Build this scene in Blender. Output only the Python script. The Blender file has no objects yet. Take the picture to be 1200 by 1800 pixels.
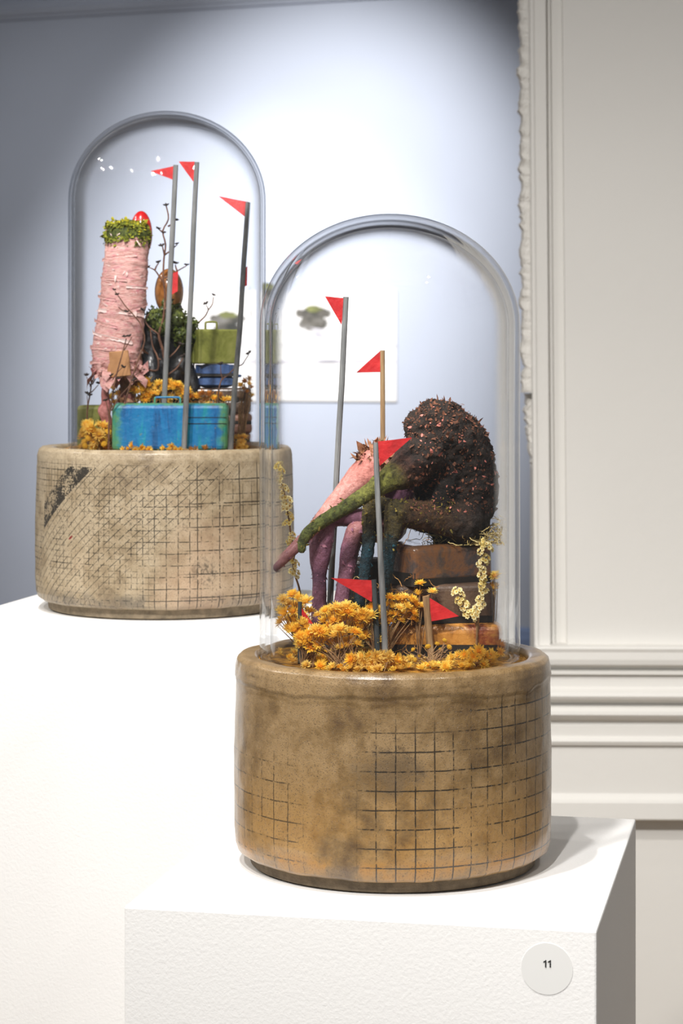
import bpy, bmesh, math, random
import numpy as np
from mathutils import Vector, Matrix, noise

# ------------------------------------------------------------------ camera, world, lights, exposure
SC = bpy.context.scene
COL = SC.collection
F = 3900.0                       # focal length in pixels of the 1200 x 1800 frame
CX, HY = 600.0, 630.0            # principal point: the camera is level, the lens is shifted down
ZC = 1.4459                      # eye height (front pedestal top is at z = 1.0)
cam_d = bpy.data.cameras.new('camera')
cam = bpy.data.objects.new('camera', cam_d)
COL.objects.link(cam)
cam.location = (0, 0, ZC)
cam.rotation_euler = (math.pi/2, 0, 0)
cam_d.sensor_fit = 'AUTO'; cam_d.sensor_width = 36
cam_d.lens = F/1800*36
cam_d.shift_y = -(900-HY)/1800
cam_d.clip_start = .05; cam_d.clip_end = 60
cam_d.dof.use_dof = True
cam_d.dof.focus_distance = 1.95
cam_d.dof.aperture_fstop = (cam_d.lens/1000)/.0052
SC.camera = cam

W = bpy.data.worlds.new('gallery_air'); SC.world = W
W.use_nodes = True
W.node_tree.nodes['Background'].inputs[0].default_value = (.95, .975, 1, 1)
W.node_tree.nodes['Background'].inputs[1].default_value = .23

def lamp(name, loc, aim, power, size, angle, blend=.6, col=(1, .96, .9)):
    l = bpy.data.lights.new(name, 'SPOT')
    l.energy = power; l.shadow_soft_size = size; l.spot_size = math.radians(angle); l.spot_blend = blend
    l.color = col
    o = bpy.data.objects.new(name, l); COL.objects.link(o)
    o.location = loc
    o.rotation_euler = (Vector(aim)-Vector(loc)).to_track_quat('-Z', 'Y').to_euler()
    return o
lamp('track_or_fill_spot', (-.34, -.12, 3.35), (-.06, 2.15, 1.2), 190, .03, 52, .6, (1, .965, .92))
lamp('track_or_fill_spot', (-.42, 1.25, 3.35), (-.06, 2.15, 1.2), 165, .03, 60, .6, (1, .965, .92))  # overhead spot added to brighten tops and leave undersides dark
lamp('track_or_fill_spot', (-1.9, .75, 3.3), (-.1, 2.2, 1.25), 60, .03, 50)
for q in ((-3.1, 2.5, 3.3), (-2.7, 1.9, 3.35), (-2.5, 3.2, 3.3), (1.2, .9, 3.4)):      # the far end of the lighting track
    lamp('track_or_fill_spot', q, (-.1, 2.2, 1.3), 45, .042, 50)
lamp('track_or_fill_spot', (-.9, -.4, 3.45), (1.15, 3.5, .80), 370, .10, 50, 1, (1, .98, .96))  # added fill that brightens the white wall; no known lamp there
lamp('wall_washer', (-.45, 7.2, 3.5), (-.06, 9.75, 1.86), 660, .05, 53, 1, (1, .965, .92))
lamp('wall_washer', (-.9, 7.2, 3.5), (-.45, 9.9, .95), 560, .05, 50, 1, (1, .965, .92))
lamp('wall_washer', (-1.9, 7.4, 3.5), (-1.0, 10.0, 1.1), 130, .05, 84, 1, (1, .965, .92))
SC.view_settings.view_transform = 'Standard'
SC.view_settings.look = 'None'
SC.view_settings.exposure = 0
SC.view_settings.gamma = 1
SC.view_settings.use_curve_mapping = False
SC.cycles.max_bounces = 14
SC.cycles.transmission_bounces = 12
SC.cycles.transparent_max_bounces = 12
SC.cycles.sample_clamp_indirect = 6

# ------------------------------------------------------------------ helpers
def P(px, py, Y):                # photograph pixel at depth Y -> point
    return Vector(((px-CX)/F*Y, Y, ZC-(py-HY)/F*Y))
def lin(r, g, b):                # 0-255 sRGB -> linear
    return tuple(((c/255)/12.92 if c/255 <= .04045 else ((c/255+.055)/1.055)**2.4) for c in (r, g, b))

class S:                         # a socket one can do arithmetic with
    def __init__(s, nt, o): s.nt = nt; s.o = o
    def _m(s, op, *a, clamp=False):
        n = s.nt.nodes.new('ShaderNodeMath'); n.operation = op; n.use_clamp = clamp
        for i, x in enumerate((s,)+a):
            if isinstance(x, S): s.nt.links.new(x.o, n.inputs[i])
            else: n.inputs[i].default_value = x
        return S(s.nt, n.outputs[0])
    def __add__(s, b): return s._m('ADD', b)
    def __sub__(s, b): return s._m('SUBTRACT', b)
    def __mul__(s, b): return s._m('MULTIPLY', b)
    def __truediv__(s, b): return s._m('DIVIDE', b)
    def fr(s): return s._m('FRACT')
    def ab(s): return s._m('ABSOLUTE')
    def gt(s, b): return s._m('GREATER_THAN', b)
    def lt(s, b): return s._m('LESS_THAN', b)
    def mx(s, b): return s._m('MAXIMUM', b)
    def mn(s, b): return s._m('MINIMUM', b)
    def sm(s, a, b):             # smoothstep from a to b
        n = s.nt.nodes.new('ShaderNodeMapRange'); n.interpolation_type = 'SMOOTHSTEP'
        s.nt.links.new(s.o, n.inputs[0]); n.inputs[1].default_value = a; n.inputs[2].default_value = b
        return S(s.nt, n.outputs[0])
    def line(s, period, w):      # 1 on thin lines of the given period
        return ((s/period).fr()-.5).ab().gt(.5-w/period/2)

class Mat:
    def __init__(s, name, rough=.6, spec=.5):
        s.m = bpy.data.materials.new(name); s.m.use_nodes = True
        s.nt = s.m.node_tree; s.b = s.nt.nodes['Principled BSDF']
        s.b.inputs['Roughness'].default_value = rough
        s.b.inputs['Specular IOR Level'].default_value = spec
        s.tc = s.nt.nodes.new('ShaderNodeTexCoord')
    def n(s, t): return s.nt.nodes.new(t)
    def l(s, a, b): s.nt.links.new(a.o if isinstance(a, S) else a, b)
    def vec(s, kind='Object', scale=(1, 1, 1), rot=(0, 0, 0)):
        n = s.n('ShaderNodeMapping'); n.inputs['Scale'].default_value = scale; n.inputs['Rotation'].default_value = rot
        s.l(s.tc.outputs[kind], n.inputs[0]); return n.outputs[0]
    def noise(s, scale, detail=4, rough=.55, dist=0, vec=None):
        n = s.n('ShaderNodeTexNoise'); n.inputs['Scale'].default_value = scale; n.inputs['Detail'].default_value = detail
        n.inputs['Roughness'].default_value = rough; n.inputs['Distortion'].default_value = dist
        s.l(vec if vec is not None else s.tc.outputs['Object'], n.inputs['Vector'])
        return S(s.nt, n.outputs[0])
    def uv(s):
        n = s.n('ShaderNodeSeparateXYZ'); s.l(s.tc.outputs['UV'], n.inputs[0])
        return S(s.nt, n.outputs[0]), S(s.nt, n.outputs[1])
    def rgb(s, c):
        n = s.n('ShaderNodeRGB'); n.outputs[0].default_value = (*c, 1); return n.outputs[0]
    def ramp(s, f, cols, lo=.3, hi=.7):
        n = s.n('ShaderNodeValToRGB'); e = n.color_ramp.elements
        k = len(cols)
        while len(e) < k: e.new(.5)
        for i, c in enumerate(cols):
            e[i].position = lo+(hi-lo)*i/(k-1); e[i].color = (*c, 1)
        s.l(f, n.inputs[0]); return n.outputs[0]
    def mix(s, f, a, b, mode='MIX'):
        n = s.n('ShaderNodeMix'); n.data_type = 'RGBA'; n.blend_type = mode
        for sock, x in ((n.inputs[0], f), (n.inputs[6], a), (n.inputs[7], b)):
            if isinstance(x, S): s.l(x, sock)
            elif isinstance(x, (int, float)): sock.default_value = x
            elif isinstance(x, tuple): sock.default_value = (*x, 1)
            else: s.l(x, sock)
        return n.outputs[2]
    def base(s, c): s.l(c, s.b.inputs['Base Color']); return s
    def bump(s, h, dist=.001, strength=1):
        n = s.n('ShaderNodeBump'); n.inputs['Distance'].default_value = dist; n.inputs['Strength'].default_value = strength
        s.l(h, n.inputs['Height']); s.l(n.outputs[0], s.b.inputs['Normal']); return s
    def attr(s, name):
        n = s.n('ShaderNodeAttribute'); n.attribute_name = name; return n.outputs['Color']
    def rnd(s):
        return S(s.nt, s.n('ShaderNodeObjectInfo').outputs['Random'])

def pm(name, cols, scale=60, rough=.6, bump=0, bscale=None, stretch=None, spec=.5, lo=.3, hi=.7, coat=0, detail=5):
    m = Mat(name, rough, spec)
    v = m.vec(scale=stretch) if stretch else None
    m.base(m.ramp(m.noise(scale, detail, .6, 0, v), cols, lo, hi))
    if bump: m.bump(m.noise(bscale or scale*3, 4, .6, 0, v), bump)
    if coat:
        m.b.inputs['Coat Weight'].default_value = coat; m.b.inputs['Coat Roughness'].default_value = .12
    return m.m

WL = {}                          # world location of every object
def mesh(name, vf, mat, smooth=False):
    me = bpy.data.meshes.new(name); me.from_pydata([tuple(v) for v in vf[0]], [], vf[1])
    if len(vf) > 2 and vf[2] is not None:
        u = me.uv_layers.new(name='UV')
        u.data.foreach_set('uv', np.array([vf[2][l.vertex_index] for l in me.loops], dtype=np.float32).ravel())
    me.materials.append(mat)
    if smooth: me.polygons.foreach_set('use_smooth', [True]*len(me.polygons))
    me.update(); return me
def place(name, me, org, parent=None):
    o = bpy.data.objects.new(name, me); COL.objects.link(o)
    org = Vector(org); WL[o.name] = org
    if parent: o.parent = parent; o.location = org-WL[parent.name]
    else: o.location = org
    return o
def obj(name, vf, mat, parent=None, org=None, smooth=False):   # vf in world coordinates
    if org is None: org = WL[parent.name] if parent else Vector((0, 0, 0))
    org = Vector(org)
    return place(name, mesh(name, ([Vector(v)-org for v in vf[0]],)+tuple(vf[1:]), mat, smooth), org, parent)
def tag(o, label, cat, group=None, kind=None):
    o['label'] = label; o['category'] = cat
    if group: o['group'] = group
    if kind: o['kind'] = kind
    return o
def thing(name, loc, label, cat, group=None):
    return tag(place(name, None, loc), label, cat, group)
def struct(name, vf, mat, smooth=False):
    o = obj(name, vf, mat, smooth=smooth); o['kind'] = 'structure'; return o

class MB:                        # collects shapes for one mesh
    def __init__(s): s.v = []; s.f = []
    def add(s, vf):
        k = len(s.v); s.v += [Vector(v) for v in vf[0]]; s.f += [tuple(i+k for i in f) for f in vf[1]]; return s
    @property
    def vf(s): return (s.v, s.f)

def frame(d):
    d = d.normalized(); a = Vector((0, 0, 1)) if abs(d.z) < .9 else Vector((1, 0, 0))
    x = d.cross(a).normalized(); return x, d.cross(x).normalized()
def tube(pts, rad, n=8, cap=True, wob=0):
    pts = [Vector(p) for p in pts]
    if not isinstance(rad, (list, tuple)): rad = [rad]*len(pts)
    v, f = [], []
    x = None
    for i, p in enumerate(pts):
        d = (pts[min(i+1, len(pts)-1)]-pts[max(i-1, 0)]).normalized()
        if x is None: x, y = frame(d)
        else:
            x = (x-d*x.dot(d)).normalized(); y = d.cross(x)
        for k in range(n):
            a = 2*math.pi*k/n
            r = rad[i]*(1+wob*(random.random()-.5))
            v.append(p+(x*math.cos(a)+y*math.sin(a))*r)
    for i in range(len(pts)-1):
        for k in range(n):
            a, b = i*n+k, i*n+(k+1) % n
            f.append((a, b, b+n, a+n))
    if cap:
        f.append(tuple(range(n-1, -1, -1))); f.append(tuple(range((len(pts)-1)*n, len(pts)*n)))
    return v, f
def spline(pts, k=6):            # Catmull-Rom; points may be tuples of any length
    P_ = [np.array(p, dtype=float) for p in pts]; out = []
    for i in range(len(P_)-1):
        p0, p1, p2, p3 = P_[max(i-1, 0)], P_[i], P_[i+1], P_[min(i+2, len(P_)-1)]
        for j in range(k):
            t = j/k
            out.append(.5*((2*p1)+(-p0+p2)*t+(2*p0-5*p1+4*p2-p3)*t*t+(-p0+3*p1-3*p2+p3)*t**3))
    out.append(P_[-1]); return out
def ball(c, r, n=8, m=6, sc=(1, 1, 1)):
    c = Vector(c); v, f = [c+Vector((0, 0, r*sc[2]))], []
    for i in range(1, m):
        t = math.pi*i/m
        for k in range(n):
            a = 2*math.pi*k/n
            v.append(c+Vector((r*math.sin(t)*math.cos(a)*sc[0], r*math.sin(t)*math.sin(a)*sc[1], r*math.cos(t)*sc[2])))
    v.append(c-Vector((0, 0, r*sc[2])))
    for k in range(n): f.append((0, 1+k, 1+(k+1) % n))
    for i in range(m-2):
        for k in range(n):
            a, b = 1+i*n+k, 1+i*n+(k+1) % n
            f.append((a, a+n, b+n, b))
    e = len(v)-1
    for k in range(n): f.append((e, e-n+(k+1) % n, e-n+k))
    return v, f
def lathe(prof, c, n=96, closed=False, uvR=None):   # prof: (r, z); seam faces away from the camera
    c = Vector(c); v, f, uv = [], [], []
    for r, z in prof:
        for k in range(n+1):
            a = math.pi*(2*k/n-1)            # 0 = towards the camera
            v.append(c+Vector((r*math.sin(a), -r*math.cos(a), z)))
            uv.append((a*(uvR or 1), z))
    m = len(prof)
    for i in range(m if closed else m-1):
        for k in range(n):
            a = i*(n+1)+k; b = ((i+1) % m)*(n+1)+k
            f.append((a, a+1, b+1, b))
    return v, f, uv
def weld(vf, d=1e-6):
    bm = bmesh.new(); vs = [bm.verts.new(v) for v in vf[0]]
    for f in vf[1]:
        try: bm.faces.new([vs[i] for i in f])
        except ValueError: pass
    bmesh.ops.remove_doubles(bm, verts=bm.verts, dist=d)
    return bm
def out_bm(bm):
    bm.verts.index_update()
    r = ([v.co.copy() for v in bm.verts], [tuple(v.index for v in f.verts) for f in bm.faces]); bm.free(); return r
def rbox(c, w, d, h, rot=0, bev=.004, seg=3, tilt=0, jit=0):   # box standing at c (centre of its base), rounded
    bm = bmesh.new(); bmesh.ops.create_cube(bm, size=1)
    bmesh.ops.scale(bm, vec=(w, d, h), verts=bm.verts)
    if bev: bmesh.ops.bevel(bm, geom=list(bm.edges), offset=bev, segments=seg, profile=.5, affect='EDGES')
    if jit:
        for v in bm.verts: v.co += Vector(noise.noise_vector(v.co*60+Vector(c)*9))*jit
    M_ = Matrix.Translation(Vector(c)) @ Matrix.Rotation(rot, 4, 'Z') @ Matrix.Rotation(tilt, 4, 'Y') @ Matrix.Translation((0, 0, h/2))
    bmesh.ops.transform(bm, matrix=M_, verts=bm.verts)
    return out_bm(bm)
def prism(poly, n, t):           # flat outline (world points) given thickness t along n
    n = Vector(n).normalized()*t/2; k = len(poly)
    v = [Vector(p)-n for p in poly]+[Vector(p)+n for p in poly]
    f = [tuple(range(k-1, -1, -1)), tuple(range(k, 2*k))]+[(i, (i+1) % k, (i+1) % k+k, i+k) for i in range(k)]
    return v, f
def rotv(v, a): return Vector((v[0]*math.cos(a)-v[1]*math.sin(a), v[0]*math.sin(a)+v[1]*math.cos(a), v[2]))
rnd = random.Random(7)
# ------------------------------------------------------------------ materials of the setting
def wallpaint(name, c, bs=160, bd=.0006, rough=.75):
    m = Mat(name, rough, .35)
    m.base(m.mix(m.noise(3, 3), tuple(x*.96 for x in c), tuple(min(1, x*1.03) for x in c)))
    m.bump(m.noise(bs, 3, .6), bd); return m.m
M_blue = wallpaint('blue_wall_paint', (.395, .44, .54), 90)
M_bluetrim = wallpaint('blue_trim_paint', (.20, .27, .45), 90)
M_white = wallpaint('white_wall_paint', (.735, .72, .685), 70, .0004, .6)
M_rough = wallpaint('rough_plaster', (.78, .76, .72), 220, .003)
M_ped = wallpaint('pedestal_paint', (.86, .855, .845), 330, .0003, .7)
M_floor = pm('floor_boards', [(.32, .22, .13), (.45, .33, .21)], 3, .4, .0004, 30, (1, 12, 1))
M_ceil = wallpaint('ceiling_paint', (.8, .8, .8))

# ------------------------------------------------------------------ room
WA = math.radians(-20)           # the blue wall runs away to the left
wo = Vector((.775, 9.3, 0)); wu = Vector((math.cos(WA), math.sin(WA), 0)); wn = Vector((math.sin(WA), -math.cos(WA), 0))
def wall_pt(s, z, out=0): return wo+wu*s+wn*out+Vector((0, 0, z))
def wall_hit(px, py, out=0):
    d = Vector(((px-CX)/F, 1, -(py-HY)/F)); o = Vector((0, 0, ZC))
    t = (wo+wn*out-o).dot(wn)/d.dot(wn); return o+d*t
def extr(prof, a, b):            # prof: points (out, z) swept from a to b along the wall
    k = len(prof); v = [wall_pt(s, z, o) for s in (a, b) for o, z in prof]
    return v, [(i, i+1, i+1+k, i+k) for i in range(k-1)]+[(k-1, 0, k, 2*k-1), tuple(range(k)), tuple(range(2*k-1, k-1, -1))]
struct('floor', ([(-6, -2, 0), (6, -2, 0), (6, 13, 0), (-6, 13, 0), (-6, -2, -.1), (6, -2, -.1), (6, 13, -.1), (-6, 13, -.1)],
                 [(0, 1, 2, 3), (7, 6, 5, 4), (0, 4, 5, 1), (1, 5, 6, 2), (2, 6, 7, 3), (3, 7, 4, 0)]), M_floor)
struct('ceiling', ([(-6, -.2, 3.7), (6, -.2, 3.7), (6, 13, 3.7), (-6, 13, 3.7), (-6, -.2, 3.8), (6, -.2, 3.8), (6, 13, 3.8), (-6, 13, 3.8)],
                 [(3, 2, 1, 0), (4, 5, 6, 7), (1, 5, 4, 0), (2, 6, 5, 1), (3, 7, 6, 2), (0, 4, 7, 3)]), M_ceil)
struct('wall_back', extr([(-.12, 0), (0, 0), (0, 3.7), (-.12, 3.7)], -7, 3), M_blue)
struct('baseboard_back', extr([(0, 0), (.022, 0), (.022, .27), (.016, .285), (.012, .305), (0, .318)], -7, 3), M_bluetrim)
struct('trim_1', extr([(0, 2.985), (.018, 2.99), (.02, 3.0), (.032, 3.01), (.04, 3.03), (.03, 3.045), (.03, 3.06), (0, 3.065)], -7, 3), M_blue)
trim_n = [2]
def trim(vf, mat, smooth=False):
    o = struct('trim_%d' % trim_n[0], vf, mat, smooth); trim_n[0] += 1; return o
# white wall on the right: it ends at the opening into the blue room
WY = 3.6; wr = math.radians(1.2)
def rp(px, out=0):               # plan point of the white wall seen at column px
    Y = WY; X = (px-CX)/F*Y
    Y = WY-math.tan(wr)*(X-.3); X = (px-CX)/F*Y
    return Vector((X-math.sin(wr)*out, Y-math.cos(wr)*out, 0))
def zy(py): return ZC-(py-HY)/F*WY
def slab(a, b, o0, o1, z0, z1, lean=0):   # upright board between columns a and b
    v = []
    for z in (z0, z1):
        dx = lean*(z-zy(1100))*-1
        for p in (rp(a, o1), rp(b, o1), rp(b, o0), rp(a, o0)): v.append(p+Vector((-dx, 0, z)))
    return v, [(0, 1, 5, 4), (1, 2, 6, 5), (2, 3, 7, 6), (3, 0, 4, 7), (4, 5, 6, 7), (3, 2, 1, 0)]
LEAN = -.0075
zd = zy(1137)
struct('wall_right', slab(941, 2600, -.14, -.012, 0, 3.7), M_white)
trim(slab(938, 966, -.0118, .012, zd, 3.7, LEAN), M_white)           # stile beside the opening
trim(slab(938.5, 944.5, .0118, .0155, zd, 3.7, LEAN), M_white)       # its bead
trim(slab(967, 975, -.0118, -.004, zd, 3.7, LEAN), M_white)          # bead in the recess
trim(slab(996, 2600, -.0116, .004, zd, 3.7, LEAN), M_white)        # raised field
# dado: a run of mouldings
zz = lambda y: zy(y)
prof = [(-.012, 1131), (.030, 1132.5), (.032, 1136), (.030, 1142), (.031, 1155), (.029, 1164), (.024, 1168), (.012, 1171), (.012, 1175), (.027, 1176),
        (.027, 1181), (.019, 1183), (.019, 1204), (.023, 1207), (.033, 1212), (.036, 1218), (.033, 1224), (.022, 1229), (.014, 1233), (.014, 1236),
        (.024, 1239), (.031, 1245), (.032, 1251), (.026, 1258), (.014, 1264), (.012, 1269), (.016, 1272), (.016, 1291), (.02, 1293), (.023, 1299), (.02, 1306), (.014, 1308),
        (.014, 1391), (.017, 1396), (.022, 1401), (.024, 1406), (.024, 1434), (.02, 1437), (-.012, 1438)]
v = []; k = len(prof)
for c in (940, 2600):
    for o, y in prof: v.append(rp(c, o)+Vector((0, 0, zz(y))))
trim((v, [(i, i+1, i+1+k, i+k) for i in range(k-1)]+[tuple(range(k-1, -1, -1)), tuple(range(k, 2*k))]), M_white)
# jagged plaster left on the edge of the opening
def jag(p0, p1, amp, right, depth, thick, seed):
    r = random.Random(seed); n = int(abs(p1[1]-p0[1])/5); L = []
    for i in range(n+1):
        t = i/n; y = p0[1]+(p1[1]-p0[1])*t; x = p0[0]+(p1[0]-p0[0])*t
        x += amp*(noise.noise(Vector((seed, y*.035, 0)))*1.1+noise.noise(Vector((seed+5, y*.12, 0)))*.8)
        L.append((x, y))
    v, f = [], []
    for x, y in L:
        z = ZC-(y-HY)/F*(WY+depth)
        bul = .006*(1+noise.noise(Vector((seed, y*.08, 3))))
        for px, o in ((x, -depth-thick*.5), (x+3, -depth+bul), (x+9, -depth+bul*.6), (right, -depth), (right, -depth-thick)):
            q = rp(px, o); v.append(Vector((q.x, q.y, z)))
    m = 5
    for i in range(len(L)-1):
        for j in range(m):
            a, b = i*m+j, i*m+(j+1) % m
            f.append((a, b, b+m, a+m))
    f.append((0, 1, 2, 3, 4)); f.append(tuple((len(L)-1)*m+j for j in (4, 3, 2, 1, 0)))
    return v, f
trim(jag((910, -330), (917, 690), 6, 945, .016, .02, 3), M_rough)
trim(jag((921, 692), (935, 822), 5, 945, .04, .03, 9), M_rough)

# ------------------------------------------------------------------ painting on the blue wall
M_canvas = wallpaint('white_canvas', (.62, .625, .64), 400, .0003)
o0 = wall_hit(515, 640)
pt = thing('painting', o0, 'large pale unframed painting of floating rocks on the blue back wall', 'painting')
def wq(px, py, out):
    return wall_hit(px, py, out)
s0, s1 = (wall_hit(318, 630)-wo).dot(wu), (wall_hit(698, 630)-wo).dot(wu)
z0, z1 = wall_hit(515, 705).z, wall_hit(515, 512).z
v = [wall_pt(s, z, o) for s, z in ((s0, z0), (s1, z0), (s1, z1), (s0, z1)) for o in (.001, .008)]
obj('canvas', (v, [(1, 3, 5, 7), (0, 6, 4, 2), (0, 2, 3, 1), (2, 4, 5, 3), (4, 6, 7, 5), (6, 0, 1, 7)]), M_canvas, pt)
M_rock = pm('painted_rock', [(.02, .022, .02), (.09, .085, .075), (.2, .2, .2)], 9, .6, lo=.35, hi=.65, stretch=(1, 1, 2))
M_moss0 = pm('painted_moss', [(.05, .055, .02), (.22, .24, .08)], 14, .6)
M_stroke = pm('painted_grey', [(.25, .25, .32), (.6, .6, .66)], 5, .6, stretch=(.4, .4, 6))
def blob(name, pts, mat, lay):
    poly = [wq(x, y, .0088+lay) for x, y in pts]
    return obj(name, prism(poly, wn, .0012), mat, pt)
def rock(cx, cy, s, seed):
    r = random.Random(seed)
    def ring(rx, ry, ox, oy, am, n=28):
        return [(cx+s*(ox+rx*math.cos(a)*(1+am*(r.random()-.5))), cy+s*(oy+ry*math.sin(a)*(1+am*(r.random()-.5)))) for a in [2*math.pi*i/n for i in range(n)]]
    blob('painted_rock', ring(29, 10, 2, -11, .3), M_rock, 0)
    blob('painted_rock', ring(25, 13, 0, 6, .35), M_rock, .0004)
    blob('painted_rock', ring(7, 7, -25, -12, .3, 12), M_rock, .0006)
    blob('painted_moss', ring(15, 6, 0, -19, .4, 18), M_moss0, .0012)
    for k in range(4):
        y = 14+4*k
        blob('painted_root', [(cx+s*(-8+k*2), cy+s*y), (cx+s*8, cy+s*(y+1)), (cx+s*(24+k*3), cy+s*(y+5+k)), (cx+s*(6), cy+s*(y+4))], M_stroke, .0008+k*.0002)
rock(551, 562, 1.0, 1); rock(468, 522, 1.0, 2); rock(400, 572, 1.0, 4)
for (x0, x1, y, h) in ((470, 545, 607, 3), (640, 697, 607, 4), (470, 600, 636, 6), (560, 695, 635, 7), (345, 440, 640, 4)):
    n = 14
    up = [(x0+(x1-x0)*i/n, y-h/2*(.4+rnd.random()*.6)) for i in range(n+1)]
    dn = [(x0+(x1-x0)*i/n, y+h/2*(.4+rnd.random()*.6)) for i in range(n, -1, -1)]
    blob('painted_stroke', up+dn, M_stroke, .0003)

# ------------------------------------------------------------------ pedestals
def pedestal(fl, w, d, h, rot, label):
    c = Vector(fl)+rotv((w/2, d/2, 0), rot)
    return tag(obj('pedestal', rbox((c.x, c.y, 0), w, d, h, rot, .0018, 2), M_ped, org=(c.x, c.y, 0)), label, 'pedestal', 'gallery pedestals')
R1 = math.radians(-11.6)
pf = pedestal((-.1769, 1.806, 0), .3835, .428, 1.0, R1, 'lower white pedestal in front with a round number sticker')
LK = 1.05                        # the rear pot is a little larger and stands further back
PED2 = ZC-.2705*LK
pb = pedestal((-.4198*LK, 2.2397*LK, 0), .385*LK, .43*LK, PED2, math.radians(-13), 'taller white pedestal behind, under the dome with the turquoise suitcase')
# sticker with the number 11
M_stick = Mat('clear_sticker', .4, .5); M_stick.base(M_stick.rgb((.78, .78, .765))); M_stick = M_stick.m
M_ink = Mat('black_ink', .5).m; M_ink.node_tree.nodes['Principled BSDF'].inputs['Base Color'].default_value = (.02, .02, .02, 1)
fu = Vector((math.cos(R1), math.sin(R1), 0)); fn = Vector((math.sin(R1), -math.cos(R1), 0))
def face_hit(px, py, out=0):
    d = Vector(((px-CX)/F, 1, -(py-HY)/F)); o = Vector((0, 0, ZC)); q = Vector((-.1769, 1.806, 0))+fn*out
    return o+d*((q-o).dot(fn)/d.dot(fn))
sc_ = face_hit(961, 1703)
stk = tag(obj('number_sticker', prism([sc_+fu*math.cos(a)*.0203+Vector((0, 0, .0203*math.sin(a)))+fn*.0002 for a in [2*math.pi*i/48 for i in range(48)]], fn, .0003), M_stick, org=sc_),
          'round clear sticker reading 11 on the front pedestal', 'sticker')
for px in (957.2, 965.2):
    c = face_hit(px, 1694, .0006); z = Vector((0, 0, 1)); q = .00047
    mb = MB()
    for poly in ([(.4, -6), (2.6, -6), (2.6, 6), (.9, 6), (.4, 5)], [(.4, 5), (.4, 3), (-2.4, 1.6), (-2.4, 3.6)]):
        mb.add(prism([c+fu*x*q+z*y*q for x, y in poly][::-1], fn, .0003))
    obj('digit', mb.vf, M_ink, stk)
# ------------------------------------------------------------------ pots with their scratched grids
FC = Vector((.0455, 1.971, 1.0)); FH_ = .1846        # front pot
LC = Vector((-.1917*LK, 2.416*LK, PED2)); LH_ = .1757*LK      # left pot
FD = Vector((.0427, 1.971, 0)); FR = .1155           # front dome axis, outer radius
LD = Vector((-.1896*LK, 2.416*LK, 0)); LR = .1072*LK
FBED = FC.z+FH_-.004; LBED = LC.z+LH_-.004

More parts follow.
